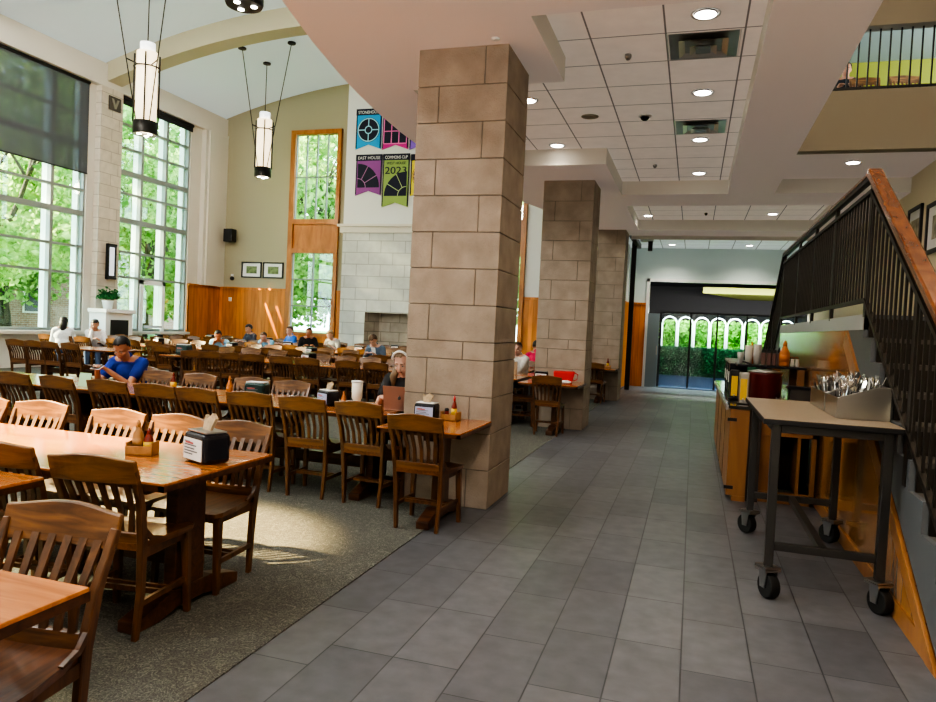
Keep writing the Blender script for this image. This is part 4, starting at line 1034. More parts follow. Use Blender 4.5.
# ------------------------------------------------------------------ condiment counter
cn = thing('condiment_counter', 'oak fronted condiment counter with dark glossy top behind the cart', 'counter', (.364, 7.04, 0))
b = NB(); box(b, 0, 0, .05, .17, 4.0, .855); box(b, .05, 0, .0, .17, 4.0, .05); obj('oak_front', b, M['cab'], cn, bevel=.003)
b = NB(); box(b, .17, .05, .0, .28, 3.9, .86); obj('dark_side', b, mat('dark laminate', (.05, .04, .035), .5), cn)
b = NB(); box(b, -.02, -.02, .856, .76, 4.0, .885); obj('countertop', b, mat('polished dark granite', (.035, .035, .03), .12), cn, bevel=.003)
b = NB(); bar(b, [(-.03, -.03, .86), (-.03, 4.0, .86)], .02, .035); obj('chrome_edge', b, M['steel'], cn)
for y in (.9, 1.85, 2.8):
    b = NB(); box(b, -.003, y - .006, .06, .002, y + .006, .84); obj('door_gap', b, M['black'], cn)
for zz in (.11, .74):
    b = NB(); box(b, -.02, -.004, zz, .06, .002, zz + .03); obj('hinge', b, M['black'], cn)
b = NB(); box(b, .28, .12, .0, .40, .16, .80); box(b, .28, .10, .62, .76, .16, .86); box(b, .72, .10, 0, .76, .16, .86); box(b, .28, .10, 0.0, .76, .16, .10); box(b, .60, .11, .1, .63, .5, .62); obj('open_cabinet_frame', b, M['cab'], cn, bevel=.003)
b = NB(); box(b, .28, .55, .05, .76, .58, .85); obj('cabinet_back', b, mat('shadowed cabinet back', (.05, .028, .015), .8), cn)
# raised shelf
sf = thing('raised_shelf', 'dark raised shelf on oak posts above the condiment counter', 'shelf', (.86, 8.2, .887))
b = NB(); box(b, -.40, -.12, .325, .27, .6, .35); obj('shelf_board', b, M['plasticblk'], sf, bevel=.003)
for x, y in ((-.02, -.09), (.22, -.09), (-.02, .5), (.22, .5)):
    b = NB(); box(b, x - .035, y - .02, 0, x + .035, y + .02, .325); obj('shelf_post', b, M['cab'], sf)
kt = thing('soup_kettle', 'large maroon soup kettle with a lid on the counter', 'kettle', (.69, 7.55, .887))
b = NB(); lathe(b, [(.14, 0), (.15, .02), (.155, .28), (.16, .30)], seg=32); obj('kettle_body', b, M['maroon'], kt)
b = NB(); lathe(b, [(.162, .30), (.165, .312), (.06, .33), (.02, .332)], seg=32); obj('lid', b, M['steel'], kt)
b = NB(); tube(b, [(-.02, -.02, .33), (-.05, -.05, .345), (-.22, -.1, .40)], .009, 8); obj('ladle_handle', b, M['black'], kt)
SH = .887 + .351
def cup_stack(x, y, z, n, label, m=None, r=.04):
    t = thing('cup_stack', label, 'cups', (x, y, z + .001))
    for i in range(n):
        b = NB(); lathe(b, [(r * .72, i * .016), (r, i * .016 + .1), (r * 1.06, i * .016 + .103), (r * .9, i * .016 + .104)], seg=16); obj('cup', b, m or M['papercup'], t)
cup_stack(.50, 8.32, SH, 2, 'short stack of white paper cups at the left end of the shelf', r=.035)
cup_stack(.57, 8.15, SH, 7, 'tallest stack of white paper cups on the shelf')
cup_stack(.665, 8.30, SH, 8, 'stack of cream lids leaning behind the cups', M['papercup'], .042)
bottle(.615, 8.40, SH, M['orange'], 'thin orange bottle between the paper cup stacks', .24, .03)
bottle(.92, 8.15, SH, M['orange'], 'large orange squeeze bottle on the raised shelf', .27, .05)
for i in range(4): 
    t = thing('pump_dispenser', 'dark pump dispenser, %s of four on the raised shelf' % names2[i], 'dispenser', (.72 + i * .052, 8.22, SH + .001), 0, 'four pump dispensers')
    b = NB(); box(b, -.022, -.03, 0, .022, .03, .13); obj('bottle_box', b, mat('smoky plastic', (.16, .08, .07), .4), t, bevel=.006)
    b = NB(); box(b, -.02, -.028, .131, .02, .028, .165); tube(b, [(0, 0, .16), (0, 0, .19), (0, -.05, .19)], .007, 8); obj('pump_head', b, M['black'], t)
for i, x in enumerate((1.00, 1.045)): 
    t = thing('syrup_jar', 'small glass jar with curved handle, %s on the shelf' % ('left' if i == 0 else 'right'), 'jar', (x, 8.16, SH + .001))
    b = NB(); lathe(b, [(.018, 0), (.022, .02), (.016, .07), (.02, .08)], seg=14); obj('jar', b, M['papercup'], t)
    b = NB(); tube(b, [(.015, 0, .075), (-.005, 0, .105), (-.03, -.01, .09)], .006, 8); obj('spout', b, M['ketchup'], t)
for i, (x, y, m_) in enumerate(((.42, 7.75, M['yellow']), (.48, 7.30, M['yellow']))):
    t = thing('tea_urn', 'tall %s urn with %s on the counter' % (('glass', 'yellow front') if i == 0 else ('slim', 'yellow stripe')), 'urn', (x, y, .887))
    b = NB(); box(b, -.04, -.05, 0, .05, .05, .30); obj('urn_body', b, M['black'] if i == 0 else M['steel'], t, bevel=.01)
    b = NB(); box(b, -.03, -.056, .04, .03, -.05, .24); obj('front_panel', b, m_, t)
    b = NB(); tube(b, [(0, -.055, .05), (0, -.09, .05), (0, -.09, .03)], .008, 8); obj('tap', b, M['zinc'], t)
for i in range(3):
    t = thing('drink_dispenser', 'black drink dispenser with chrome lid, %s along the counter edge' % names2[i], 'dispenser', (.50, 8.7 + i * .45, .887), 0, 'black drink dispensers')
    b = NB(); box(b, -.09, -.12, 0, .09, .12, .34); obj('tank', b, M['plasticblk'], t, bevel=.01)
    b = NB(); box(b, -.1, -.13, .341, .1, .13, .365); obj('lid', b, M['steel'], t)
    b = NB(); box(b, -.095, -.05, .12, -.09, .05, .24); obj('label_plate', b, M['papercup'], t)
t = thing('napkin_holder', 'low black napkin holder on the counter below the shelf', 'holder', (.98, 7.35, .887))
b = NB(); box(b, -.09, -.07, 0, .09, .07, .17); obj('body', b, M['cartmetal'], t, bevel=.006)
b = NB(); prism(b, [(-.12, .171), (.12, .171), (.11, .19), (-.10, .20)], lambda u, v, t_: (u, t_, v), -.08, .08); obj('lid', b, M['plasticblk'], t)
b = NB(); 
for k in range(40): 
    a = random.uniform(0, 6.28); tube(b, [(-.16 + random.uniform(-.03, .03), random.uniform(-.05, .05), .01), (-.16 + .05 * math.cos(a), .05 * math.sin(a), random.uniform(.03, .1))], .002, 5)
obj('utensil_bundle', b, M['chrome'], t)

# ------------------------------------------------------------------ ceiling fittings
def downlight(x, y, z, label, r=.09, on=True, power=14):
    t = thing('recessed_downlight', label, 'ceiling light', (x, y, z), 0, 'recessed ceiling downlights')
    b = NB(); lathe(b, [(r, -.001), (r + .022, -.008), (r + .022, -.001)], seg=28); obj('trim_ring', b, M['white'], t)
    b = NB(); lathe(b, [(r * .9, -.012), (r * .2, -.018)], seg=24); obj('lens', b, M['led'], t)
    L = bpy.data.lights.new('downlight_beam', 'SPOT'); L.energy = power; L.spot_size = R(135); L.spot_blend = .9; L.color = (1, .90, .76); L.shadow_soft_size = .08
    o = bpy.data.objects.new('downlight_beam', L); COL.objects.link(o); o.parent = t; o.location = (0, 0, -.04)
for i, (x, y) in enumerate(((-.05, 5.87), (-.05, 7.73), (-.06, 9.55), (-.06, 11.5))): downlight(x, y, ZT, 'round recessed downlight, %s of four along the right of the tray' % names2[i], power=34)
for i, (x, y) in enumerate(((-1.87, 7.71), (-1.90, 9.63))): downlight(x, y, ZT, 'round recessed downlight, %s beside the nearest column' % ('nearer' if i == 0 else 'farther'), power=22)
for i, (x, y) in enumerate(((-1.05, 15.5), (1.35, 15.3))): downlight(x, y, ZT, 'recessed downlight on the %s of the second ceiling tray' % ('left' if i == 0 else 'right'), power=20)
for i, (x, y) in enumerate(((-.7, 20.4), (1.28, 20.4))): downlight(x, y, ZT, 'recessed downlight on the %s near the corridor end wall' % ('left' if i == 0 else 'right'), power=110)
downlight(1.95, 11.0, ZT, 'recessed downlight in the low ceiling under the balcony', power=26)
for i, (y0, y1) in enumerate(((6.2, 6.8), (8.72, 9.28))):
    t = thing('air_vent', 'square polished metal air diffuser, %s one in the tile ceiling' % ('nearer' if i == 0 else 'farther'), 'vent', (-.06, (y0 + y1) / 2, ZT), 0)
    b = NB()
    for k, (w, z0) in enumerate(((.295, -.004), (.20, -.03), (.11, -.05))):
        w2 = w - .055
        for p in (((-w, -w), (w, -w), (w2, -w2), (-w2, -w2)), ((w, -w), (w, w), (w2, w2), (w2, -w2)), ((w, w), (-w, w), (-w2, w2), (w2, w2)), ((-w, w), (-w, -w), (-w2, -w2), (-w2, w2))):
            b.faces.new([b.verts.new((p[q2][0], p[q2][1], z0 if q2 < 2 else z0 + .03)) for q2 in range(4)])
    obj('vane_rings', b, mat('satin vent metal', (.75, .73, .70), .3, .9), t)
    b = NB(); box(b, -.06, -.06, -.05, .06, .06, -.045); obj('centre_plate', b, M['steel'], t)
    b = NB(); box(b, -.28, -.28, -.0035, .28, .28, -.001); obj('back_pan', b, M['steel'], t)
def puck(name, x, y, z, r, h, m, label, cat):
    b = NB(); lathe(b, [(r, -.001), (r, -h * .5), (r * .5, -h)], (0, 0, 0), 20); o = obj(name, b, m); o.location = (x, y, z); tag(o, label, cat)
puck('sprinkler_head', -.70, 6.6, ZT, .03, .05, M['zinc'], 'small sprinkler head in the nearest row of ceiling tiles', 'sprinkler')
puck('sprinkler_head', -.68, 10.9, ZT, .03, .05, M['zinc'], 'small sprinkler head farther along the tile ceiling', 'sprinkler')
puck('ceiling_speaker', -1.29, 8.4, ZT, .10, .01, M['beige'], 'round beige ceiling speaker grille between tiles', 'speaker')
puck('sprinkler_head', -1.62, 5.5, ZS, .035, .02, M['white'], 'flat sprinkler cap on the soffit above the nearest column', 'sprinkler')
puck('sprinkler_head', .1, 15.2, ZT, .03, .05, M['black'], 'dark sprinkler head in the second ceiling tray', 'sprinkler')
t = thing('dome_camera', 'small black dome security camera on the tile ceiling', 'camera', (-.67, 8.45, ZT)); b = NB(); lathe(b, [(.07, -.001), (.07, -.02)], seg=20); obj('mount', b, M['white'], t); b = NB(); ell(b, (0, 0, -.022), (.05, .05, .04)); obj('dome', b, M['plasticblk'], t)
t = thing('security_camera', 'white bracket with black camera near the folding door track', 'camera', (-1.15, 17.6, 3.797)); b = NB(); box(b, -.18, -.1, -.08, .12, .1, .2); obj('bracket', b, M['white'], t); b = NB(); box(b, .0, -.06, -.30, .10, .05, -.08); obj('camera_body', b, M['black'], t)

# pendant lanterns
def pendant(x, y, zb, H, r, label):
    t = thing('pendant_lantern', label, 'pendant light', (x, y, zb))
    b = NB(); tube(b, [(0, 0, .28), (0, 0, H - .2)], r * .86, 20); obj('glass_cylinder', b, M['lamp'], t)
    b = NB(); tube(b, [(0, 0, H - .2), (0, 0, H)], r * .62, 20); obj('top_cap', b, M['lampcap'], t)
    b = NB(); lathe(b, [(r, 0), (r * 1.02, .02), (r * 1.02, .27), (r * .9, .28)], seg=20); 
    for a in range(4):
        an = a * PI / 2 + .6; tube(b, [(r * 1.0 * math.cos(an), r * math.sin(an), .25), (r * math.cos(an), r * math.sin(an), H - .25)], .018, 6)
    tube(b, [(r * 1.05 * math.cos(k * PI / 12), r * 1.05 * math.sin(k * PI / 12), H * .73) for k in range(25)], .016, 6); obj('metal_cage', b, M['bronze'], t)
    for a in range(3): b = NB(); ell(b, (r * .5 * math.cos(a * 2.1), r * .5 * math.sin(a * 2.1), -.002), (.05, .05, .01), sub=2); obj('lamp_lens', b, M['led'], t)
    b = NB(); zc_ = vz(x) - zb
    tube(b, [(0, 0, H), (0, 0, zc_)], .012, 6); obj('stem', b, M['bronze'], t)
    for k, (cx, cy) in enumerate(((-.02, -1.15), (1.3, -.82))):
        an = math.atan2(cy, cx); zz = vz(x + cx) - zb
        b = NB(); tube(b, [(r * 1.1 * math.cos(an), r * 1.1 * math.sin(an), .25), (cx, cy, zz)], .012, 6); obj('guy_rod', b, M['bronze'], t)
        b = NB(); lathe(b, [(.11, zz - .04), (.11, zz)], (cx, cy, 0), 16); obj('canopy', b, M['bronze'], t)
    b = NB(); lathe(b, [(.11, zc_ - .04), (.11, zc_)], (0, 0, 0), 16); obj('canopy', b, M['bronze'], t)
    for k, (cx, cy) in enumerate(((-.02, -1.15), (1.3, -.82))):
        an = math.atan2(cy, cx); rr_ = math.hypot(cx, cy)
        b = NB(); hh = H * .73; f_ = (hh - .25) / (vz(x) - zb); tube(b, [(r * math.cos(an), r * math.sin(an), hh), ((r * 1.1 + (rr_ - r) * f_) * math.cos(an), (r * 1.1 + (rr_ - r) * f_) * math.sin(an), hh)], .014, 6); obj('strut', b, M['bronze'], t)
    L = bpy.data.lights.new('lantern_glow', 'POINT'); L.energy = 60; L.color = (1, .82, .6); L.shadow_soft_size = .2
    o = bpy.data.objects.new('lantern_glow', L); COL.objects.link(o); o.parent = t; o.location = (0, 0, -.25)
pendant(-11.55, 12.75, 5.3, 1.95, .25, 'nearer tall cylindrical pendant lantern hanging before the arched rib')
pendant(-12.1, 18.0, 5.50, 1.85, .235, 'farther tall cylindrical pendant lantern hanging near the end wall')
t = thing('ceiling_spotlight', 'black cylindrical three lamp spotlight hanging at the top of the hall', 'spotlight', (-6.9, 9.6, 6.27))
b = NB(); lathe(b, [(.27, 0), (.29, .05), (.29, .5), (.1, .52)], seg=28); tube(b, [(0, 0, .5), (0, 0, 2.6)], .03, 8); obj('housing', b, M['black'], t)
for a in range(3): b = NB(); ell(b, (.15 * math.cos(a * 2.09 + .4), .15 * math.sin(a * 2.09 + .4), -.004), (.05, .05, .012), sub=2); obj('lamp_lens', b, M['led'], t)
# ------------------------------------------------------------------ wall mounted things of the hall
t = thing('wall_sconce', 'tall black framed wall sconce on the stone pier', 'sconce', (XL + .18, 15.52, 2.3))
b = NB(); box(b, 0, -.12, 0, .05, .12, .95); box(b, .05, -.14, .0, .14, .14, .06); box(b, .05, -.14, .89, .14, .14, .95)
for s in (-1, 1): box(b, .05, s * .12 - .02, 0, .12, s * .12 + .02, .95)
obj('sconce_frame', b, M['black'], t, bevel=.006)
b = NB(); box(b, .05, -.09, .1, .10, .09, .86); obj('diffuser', b, mat('pale sconce glass', (.6, .62, .65), .4, emit=(.8, .85, .95), es=.5), t)
t = thing('wall_emblem', 'square dark plaque with a V shaped crest high on the stone pier', 'plaque', (XL + .18, 15.55, 6.8))
b = NB(); box(b, 0, -.2, 0, .03, .2, .36); obj('plate', b, mat('bronze plaque', (.12, .10, .09), .5, .4), t)
b = NB(); prism(b, [(-.13, .30), (-.06, .30), (0, .14), (.06, .30), (.13, .30), (.03, .05), (-.03, .05)], lambda u, v, t_: (t_, u, v), .03, .045); obj('crest', b, mat('pale bronze', (.35, .32, .28), .5, .4), t)
t = thing('mantel_cabinet', 'white fireplace cabinet with dark opening at the foot of the stone pier', 'cabinet', (XL, 14.9, 0))
b = NB(); box(b, .20, 0, 0, .74, .94, 1.40); obj('cabinet_body', b, M['fin'], t, bevel=.005)
b = NB(); box(b, .19, -.05, 1.40, .80, .99, 1.50); obj('mantel_top', b, M['fin'], t, bevel=.01)
b = NB(); box(b, .74, .16, 0.1, .75, .78, 1.22); obj('dark_opening', b, M['black'], t)
t = thing('potted_plant', 'small bushy green plant in a white pot on the mantel cabinet', 'plant', (XL + .45, 15.25, 1.501))
b = NB(); lathe(b, [(.10, 0), (.14, .20), (.15, .22), (.12, .22)], seg=18); obj('pot', b, M['fin'], t)
b = NB(); leaves(b, 500, lambda: (random.gauss(0, .11), random.gauss(0, .11), .27 + abs(random.gauss(0, .09))), .09); obj('foliage', b, M['leaf2'], t)
t = thing('wall_speaker', 'black box speaker on a white bracket on the khaki wall', 'speaker', (-14.75, YB, 3.9))
b = NB(); box(b, -.16, -.42, 0, .16, -.16, .42); obj('speaker_body', b, M['black'], t, bevel=.01)
b = NB(); tube(b, [(-.05, 0, .32), (-.15, -.12, .30), (-.05, -.2, .25)], .035, 10); obj('bracket', b, M['white'], t)
for i, x in enumerate((-14.06, -13.24)):
    t = thing('framed_picture', 'small black framed landscape picture, %s of the pair on the khaki wall' % ('left' if i == 0 else 'right'), 'picture', (x, YB, 2.76))
    b = NB(); 
    for a in ((-.38, 0, -.34, .52), (.34, 0, .38, .52), (-.38, 0, .38, .04), (-.38, .48, .38, .52)): box(b, a[0], -.04, a[1], a[2], 0, a[3])
    obj('frame', b, M['black'], t)
    b = NB(); box(b, -.34, -.015, .04, .34, -.005, .48); obj('mat_board', b, M['paper'], t)
    b = NB(); box(b, -.2, -.02, .14, .2, -.015, .38); obj('landscape_print', b, mat('green landscape %d' % i, (.16, .22, .10), .7, noise=.6, nscale=9), t)
t = thing('wall_sensor', 'small black camera sensor below the speaker', 'sensor', (-14.80, YB, 2.72)); b = NB(); lathe(b, [(.07, 0), (.07, .05), (.03, .08)], seg=14); 
for v in b.verts: v.co = V((v.co.x, -v.co.z, v.co.y))
obj('lens', b, M['black'], t)
b = NB(); box(b, -.04, -.03, 0, .04, 0, .14); obj('plate', b, M['white'], t)
b = NB(); box(b, -.06, -.075, 0, .06, -.05, .14); o = obj('wall_thermostat', b, M['white'], bevel=.01); o.location = (-14.82, YB, 1.95); tag(o, 'small white thermostat on the oak wainscot', 'thermostat')
# banners on the chimney breast
def text(s, size, m, parent, loc, w=None):
    cu = bpy.data.curves.new('lettering', 'FONT'); cu.body = s; cu.size = size; cu.extrude = .003; cu.align_x = 'CENTER'
    o = bpy.data.objects.new('lettering', cu); COL.objects.link(o); cu.materials.append(m); o.parent = parent; o.location = loc; o.rotation_euler = (R(90), 0, 0)
    if w:
        bpy.context.view_layer.update(); d = o.dimensions.x
        if d > 0: o.scale.x = w / d
    bpy.context.view_layer.update(); dg = bpy.context.evaluated_depsgraph_get(); me = bpy.data.meshes.new_from_object(o.evaluated_get(dg))
    n = bpy.data.objects.new('lettering', me); COL.objects.link(n); n.parent = parent; n.location = loc; n.rotation_euler = o.rotation_euler; n.scale = o.scale; bpy.data.objects.remove(o)
    return n
NAVY = mat('banner navy', (.018, .02, .045), .8)
def banner(x, z1, w, h, m, lm, head, kind, label):
    t = thing('house_banner', label, 'banner', (x, 19.97, z1))
    b = NB(); prism(b, [(-w / 2, 0), (w / 2, 0), (w / 2, -h), (0, -h + .14), (-w / 2, -h)], lambda u, v, t_: (u, t_, v), -.01, .01); obj('cloth', b, m, t)
    b = NB(); box(b, -w / 2 - .01, -.018, -.17, w / 2 + .01, -.008, .02); box(b, -w / 2, -.014, -h + .04, -w / 2 + .035, -.010, -.1); box(b, w / 2 - .035, -.014, -h + .04, w / 2, -.010, -.1); obj('heading_band', b, NAVY, t)
    if head: text(head, .13, M['paper'], t, (0, -.022, -.13), w * .85)
    cx, cz, r = 0, -.17 - (h - .30) / 2, w * .44
    b = NB(); l = NB()
    Fx = lambda u, v, t_: (u, t_, v)
    def seg(p, q_, ww=.03): bar(l, [(p[0], -.024, p[1]), (q_[0], -.024, q_[1])], ww, .006, up=V((0, 1, 0)))
    if kind == 'wheel':
        prism(b, [(cx + r * math.cos(k * PI / 16), cz + r * math.sin(k * PI / 16)) for k in range(32)], Fx, -.02, -.012)
        for rr in (r * .93, r * .3):
            for k in range(32): seg((cx + rr * math.cos(k * PI / 16), cz + rr * math.sin(k * PI / 16)), (cx + rr * math.cos((k + 1) * PI / 16), cz + rr * math.sin((k + 1) * PI / 16)))
        for a in range(4):
            c_, s_ = math.cos(a * PI / 2), math.sin(a * PI / 2); seg((cx + r * .3 * c_, cz + r * .3 * s_), (cx + r * .93 * c_, cz + r * .93 * s_))
    elif kind == 'grid':
        prism(b, [(-r, cz - r * 1.1), (r, cz - r * 1.1), (r, cz + r * .9), (0, cz + r * 1.25), (-r, cz + r * .9)], Fx, -.02, -.012)
        for u in (-r, -r * .33, r * .33, r): seg((u, cz - r * 1.1), (u, cz + r * .9))
        for v in (-1.1, -.1, .9): seg((-r, cz + v * r), (r, cz + v * r))
    else:
        s = 1 if kind == 'fan_left' else -1; ox, oz, rr = -s * w * .42, -h + (.24 if h < 1.4 else .34), w * .84
        prism(b, [(ox, oz)] + [(ox + s * rr * math.cos(k * PI / 20), oz + rr * math.sin(k * PI / 20)) for k in range(11)], Fx, -.02, -.012)
        for k in range(8): seg((ox + s * rr * .38 * math.cos(k * PI / 16), oz + rr * .38 * math.sin(k * PI / 16)), (ox + s * rr * .38 * math.cos((k + 1) * PI / 16), oz + rr * .38 * math.sin((k + 1) * PI / 16)), .022)
        for a in (R(30), R(62)): seg((ox + s * rr * .38 * math.cos(a), oz + rr * .38 * math.sin(a)), (ox + s * rr * math.cos(a), oz + rr * math.sin(a)), .022)
    obj('window_emblem', b, NAVY, t); obj('emblem_lines', l, lm, t)
    return t
CY = mat('banner cyan', (.02, .36, .75), .7); MG = mat('banner magenta', (.62, .03, .30), .7); PU = mat('banner purple', (.30, .08, .32), .7); GR = mat('banner green', (.30, .42, .12), .7); YE = mat('banner yellow', (.8, .68, .05), .7); VI = mat('banner violet', (.25, .12, .6), .7)
LC = mat('emblem pale blue', (.35, .7, .85), .7); LM = mat('emblem pink', (.85, .2, .5), .7); LP = mat('emblem mauve', (.45, .2, .42), .7); LG = mat('emblem pale green', (.5, .6, .3), .7)
banner(-9.76, 7.93, .84, 1.20, CY, LC, 'STONEHOUSE', 'wheel', 'cyan banner with a round window emblem, top left on the chimney')
banner(-8.87, 7.90, .84, 1.20, MG, LM, 'HANKHOUSE', 'grid', 'magenta banner with a gridded window emblem on the chimney')
banner(-7.98, 7.88, .84, 1.20, VI, LC, None, 'wheel', 'violet banner at the right end of the upper row')
banner(-9.70, 6.55, .86, 1.22, PU, LP, 'EAST HOUSE', 'fan_left', 'purple banner with a fan window emblem headed EAST HOUSE')
g = banner(-8.80, 6.55, .86, 1.58, GR, LG, 'COMMONS CUP', 'fan_right', 'green championship banner with the year 2023')
text('WEST HOUSE', .11, NAVY, g, (0, -.022, -.30), .62); text('2023', .30, NAVY, g, (0, -.022, -.58), .70)
banner(-7.90, 6.52, .84, 1.22, YE, M['yellow'], None, 'wheel', 'yellow banner half hidden behind the nearest column')
# framed pictures by the stairs
for i, (y0, y1, z0, z1) in enumerate(((9.9, 11.1, 2.75, 3.42), (11.35, 12.0, 2.85, 3.50))):
    t = thing('framed_picture', 'black framed picture on the cream stair wall, %s one' % ('larger nearer' if i == 0 else 'smaller farther'), 'picture', (XR, (y0 + y1) / 2, z0)); hw = (y1 - y0) / 2; hh = z1 - z0
    b = NB()
    for a in ((-hw, 0, -hw + .05, hh), (hw - .05, 0, hw, hh), (-hw, 0, hw, .05), (-hw, hh - .05, hw, hh)): box(b, -.035, a[0], a[1], 0, a[2], a[3])
    obj('frame', b, M['black'], t)
    b = NB(); box(b, -.012, -hw + .05, .05, -.004, hw - .05, hh - .05); obj('mat_board', b, M['paper'], t)
    b = NB(); box(b, -.016, -hw * .6, .18, -.012, hw * .6, hh - .18); obj('print', b, mat('faded building print %d' % i, (.35, .32, .24), .7, noise=.5, nscale=7), t)
# upstairs chairs
for i, x in enumerate((2.28, 2.85)):
    o = dup(proto, (x, 12.1, 4.745), R(180 + 8 * i), 'wooden chair behind the upper balcony bars, %s one' % ('left' if i == 0 else 'right'))

# ------------------------------------------------------------------ outside
b = NB(); box(b, -90, -40, -.4, XL - .3, 90, -.15); box(b, XL - .3, YB + .4, -.4, -3.2, 90, -.15); struct('ground_lawn', b, M['lawn'])
def tree_mesh(seed, hgt, rad, n, z0=2.2):
    random.seed(seed); b = NB(); tips = []
    def limb(p, d, L, r, lv):
        pts = [p]; q_ = p.copy(); dd = d.copy()
        for k in range(4): dd = (dd + V((random.uniform(-.16, .16), random.uniform(-.16, .16), random.uniform(0, .1)))).normalized(); q_ = q_ + dd * L / 4; pts.append(q_.copy())
        tube(b, pts, r, 7, rs=[r * (1 - .12 * k) for k in range(5)])
        if lv == 0: tips.append(q_); return
        for k in range(3 if lv > 1 else 3):
            a = random.uniform(0, 6.28); nd = (dd + V((math.cos(a), math.sin(a), .25)) * random.uniform(.5, .9)).normalized(); limb(pts[random.choice((2, 3, 4))], nd, L * .72, r * .55, lv - 1)
    limb(V((0, 0, -.2)), V((0, 0, 1)), hgt * .36, .2, 3)
    l = NB(); cl = []
    for k in range(75):
        a, e = random.uniform(0, 6.28), random.uniform(-1, 1); rr = rad * random.uniform(.45, 1)
        cl.append(V((rr * math.cos(a) * math.sqrt(1 - e * e * .8), rr * math.sin(a) * math.sqrt(1 - e * e * .8), z0 + (hgt - z0) * (e * .5 + .5))))
    def fn():
        c = random.choice(cl); return c + V((random.gauss(0, .55), random.gauss(0, .55), random.gauss(0, .38)))
    leaves(l, n, fn, .30)
    return b, l
tw = [tree_mesh(3, 12, 4.2, 11000), tree_mesh(8, 11, 3.8, 10000, 1.8)]
tms = []
for k, (b, l) in enumerate(tw):
    t = thing('broadleaf_tree', 'x', 'tree', (0, 0, 0)); obj('trunk', b, M['bark'], t); obj('crown', l, M['leaf'], t); tms.append(t)
spots = [(-24, 19.5), (-23.5, 26.5), (-30, 24.5), (-27.5, 31.5), (-36, 30), (-33, 37), (-36.5, 40), (-19, 30.5), (-22.5, 37), (-15.5, 29), (-12.5, 35), (-8, 30), (-24.5, 12.6), (-36, 22)]  # next to last tree is unseen, added to block sun on the right window
tl = ['tree nearest the large shaded window', 'tree with forked trunk right of the first window tree', 'tree behind the first window tree', 'tree filling the middle of the right gridded window', 'distant tree behind the window trees', 'distant tree toward the right window', 'farthest tree on the lawn', 'tree left of the end wall window', 'distant tree beyond the end wall', 'tree seen in the tall oak framed window', 'tree behind the fireplace wall', 'tree outside the window between columns', 'unseen tree added left of the shaded window to block sun', 'far tree by the brick building']
for i, (x, y) in enumerate(spots):
    s = tms[i % 2]
    if i < 2: s.location = (x, y, 0); s.rotation_euler = (0, 0, i * 1.3); s['label'] = tl[i]
    else:
        o = dup(s, (x, y, 0), i * 1.7, tl[i]); o.scale = (random.uniform(.9, 1.15),) * 3
bg = thing('brick_building', 'low red brick building across the lawn outside the windows', 'building', (-46, 40, 0))
b = NB(); box(b, -4, -30, -.2, 4, 22, 7); obj('brick_wall', b, M['bbrick'], bg)
b = NB()
for k in range(12):
    for zz in (1.0, 4.2): box(b, 3.98, -28 + k * 4, zz, 4.06, -26.4 + k * 4, zz + 1.8)
obj('window_trim', b, M['fin'], bg)
b = NB()
for k in range(12):
    for zz in (1.1, 4.3): box(b, 4.05, -27.9 + k * 4, zz, 4.1, -26.5 + k * 4, zz + 1.6)
obj('window_glass', b, M['plasticblk'], bg)
b = NB(); prism(b, [(-4.6, 7), (4.6, 7), (0, 10)], lambda u, v, t_: (u, t_, v), -30.5, 22.5); obj('roof', b, M['greylt'], bg)

# ------------------------------------------------------------------ light
w = bpy.data.worlds.new('world'); sc.world = w; w.use_nodes = True
nt = w.node_tree; bgn = nt.nodes['Background']
tcn = nt.nodes.new('ShaderNodeTexCoord'); spn = nt.nodes.new('ShaderNodeSeparateXYZ'); nt.links.new(tcn.outputs['Generated'], spn.inputs[0])
rp = nt.nodes.new('ShaderNodeValToRGB'); nt.links.new(spn.outputs['Z'], rp.inputs['Fac'])
rp.color_ramp.elements[0].position = .0; rp.color_ramp.elements[0].color = (.80, .90, .95, 1); rp.color_ramp.elements[1].position = .7; rp.color_ramp.elements[1].color = (.55, .75, 1.0, 1)
nt.links.new(rp.outputs[0], bgn.inputs[0]); bgn.inputs[1].default_value = 7
sd = V((1, .4, -.52)).normalized()
L = bpy.data.lights.new('sun', 'SUN'); L.energy = 34; L.angle = R(2.2); L.color = (1, .80, .50)
o = bpy.data.objects.new('sun', L); COL.objects.link(o); o.rotation_euler = sd.to_track_quat('-Z', 'Y').to_euler(); o.location = (-40, -20, 30)
def area(name, loc, rot, sx, sy, e, col, portal=False):
    L = bpy.data.lights.new(name, 'AREA'); L.shape = 'RECTANGLE'; L.size = sx; L.size_y = sy; L.energy = e; L.color = col
    if portal: L.cycles.is_portal = True
    o = bpy.data.objects.new(name, L); COL.objects.link(o); o.location = loc; o.rotation_euler = rot; return o
for a_, c_ in wins: area('sky_portal', (XL - .8, (a_ + c_) / 2, 4.1), (0, R(-90), 0), 6.6, c_ - a_, 1, (1, 1, 1), True)
L = bpy.data.lights.new('sun_patch_fill', 'SPOT'); L.energy = 38000; L.spot_size = R(13.5); L.spot_blend = .4; L.color = (1, .74, .36); L.shadow_soft_size = .12  # added spot imitating a sun patch on the near table
o = bpy.data.objects.new('sun_patch_fill', L); COL.objects.link(o); o.location = (-9.6, .6, 8.4); o.rotation_euler = (V((-4.25, 3.35, .73)) - o.location).to_track_quat('-Z', 'Y').to_euler()
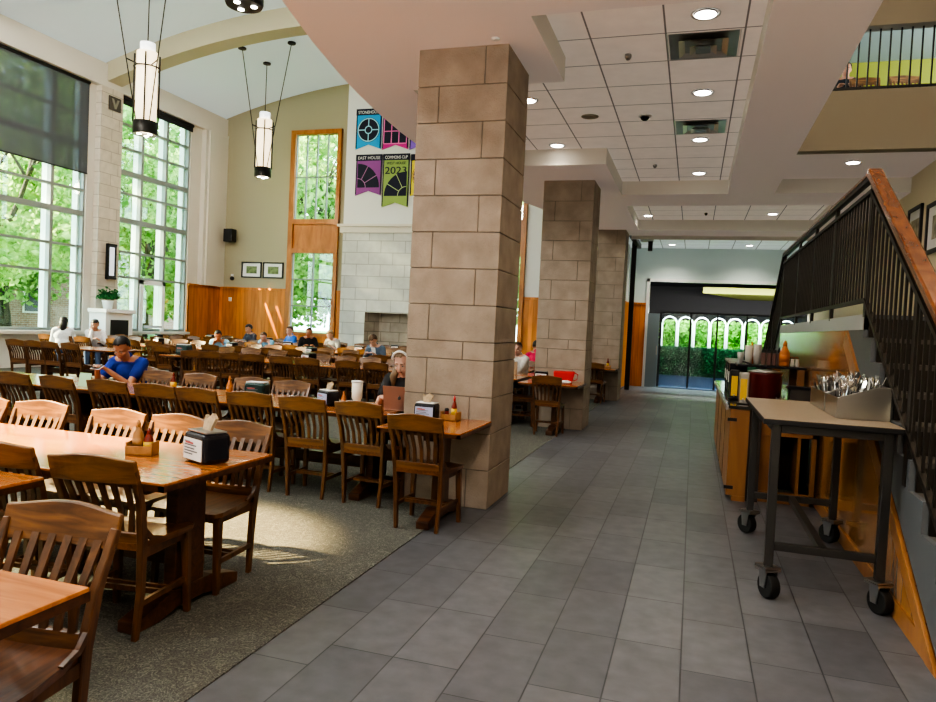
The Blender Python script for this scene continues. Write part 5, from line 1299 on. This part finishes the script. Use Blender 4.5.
for (cx, cz, e_) in ((-13.12, 2.0, 30000), (-13.28, 1.5, 30000), (-13.62, 1.35, 14000)):  # added narrow spots imitating sun streaks on the wainscot
    L = bpy.data.lights.new('sun_streak_fill', 'SPOT'); L.energy = e_; L.spot_size = R(1.5); L.spot_blend = .2; L.color = (1, .72, .34); L.shadow_soft_size = .004
    o = bpy.data.objects.new('sun_streak_fill', L); COL.objects.link(o); dr = V((.41, .075, -.91)).normalized(); c0 = V((cx, YB - .05, cz)); o.location = c0 - dr * 4; o.rotation_euler = dr.to_track_quat('-Z', 'Y').to_euler()
# servery and upper floor lighting, then added fill points without fixtures
def pt(name, loc, e, col, r=.15):
    L = bpy.data.lights.new(name, 'POINT'); L.energy = e; L.color = col; L.shadow_soft_size = r
    o = bpy.data.objects.new(name, L); COL.objects.link(o); o.location = loc
area('plant_light', (1, 21.95, 2.7), (R(30), 0, 0), 3.8, .3, 500, (.95, 1, .92))
pt('hall_fill', (-9, 3.5, 7.6), 700, (1, .95, .88), .5); pt('hall_fill', (-8, -2, 7.6), 500, (1, .95, .88), .5); pt('hall_fill', (-12, 8, 8.0), 400, (1, .97, .92), .4)  # unseen points added to brighten the hall
pt('corridor_fill', (-.4, -2.0, 3.4), 120, (1, .93, .84), .3); pt('corridor_fill', (-.4, 1.5, 3.5), 90, (1, .93, .84), .3)  # unseen points added to fill the near corridor
pt('upper_floor_lamp', (4.2, 12.5, 5.9), 25, (1, .95, .85))
pt('stairwell_fill', (2.1, 2.0, 6.6), 90, (1, .90, .72), .3)  # unseen points added to light the stairwell void
pt('stairwell_fill', (2.2, 6.0, 6.6), 30, (1, .90, .72), .3)

# ------------------------------------------------------------------ camera
r_, p_, y_ = .0479, .0346, .3040
cr, sr = math.cos(r_), math.sin(r_); cp, sp_ = math.cos(p_), math.sin(p_); cy, sy = math.cos(y_), math.sin(y_)
Mm = Matrix(((cr, -sr, 0), (sr, cr, 0), (0, 0, 1))) @ Matrix(((1, 0, 0), (0, cp, -sp_), (0, sp_, cp))) @ Matrix(((1, 0, 0), (0, 0, -1), (0, 1, 0))) @ Matrix(((cy, sy, 0), (-sy, cy, 0), (0, 0, 1)))
rx, ry, rz = V(Mm[0]), V(Mm[1]), V(Mm[2])
cm = bpy.data.cameras.new('camera'); cm.sensor_width = 36; cm.lens = 715.6 / 936 * 36; cm.clip_start = .05; cm.clip_end = 300
co = bpy.data.objects.new('camera', cm); COL.objects.link(co)
m4 = Matrix.Identity(4)
for i in range(3): m4[i][0] = rx[i]; m4[i][1] = -ry[i]; m4[i][2] = -rz[i]; m4[i][3] = (0, 0, 1.5)[i]
co.matrix_world = m4; sc.camera = co
sc.view_settings.view_transform = 'AgX'
sc.view_settings.look = 'AgX - High Contrast'
sc.view_settings.exposure = 0.4
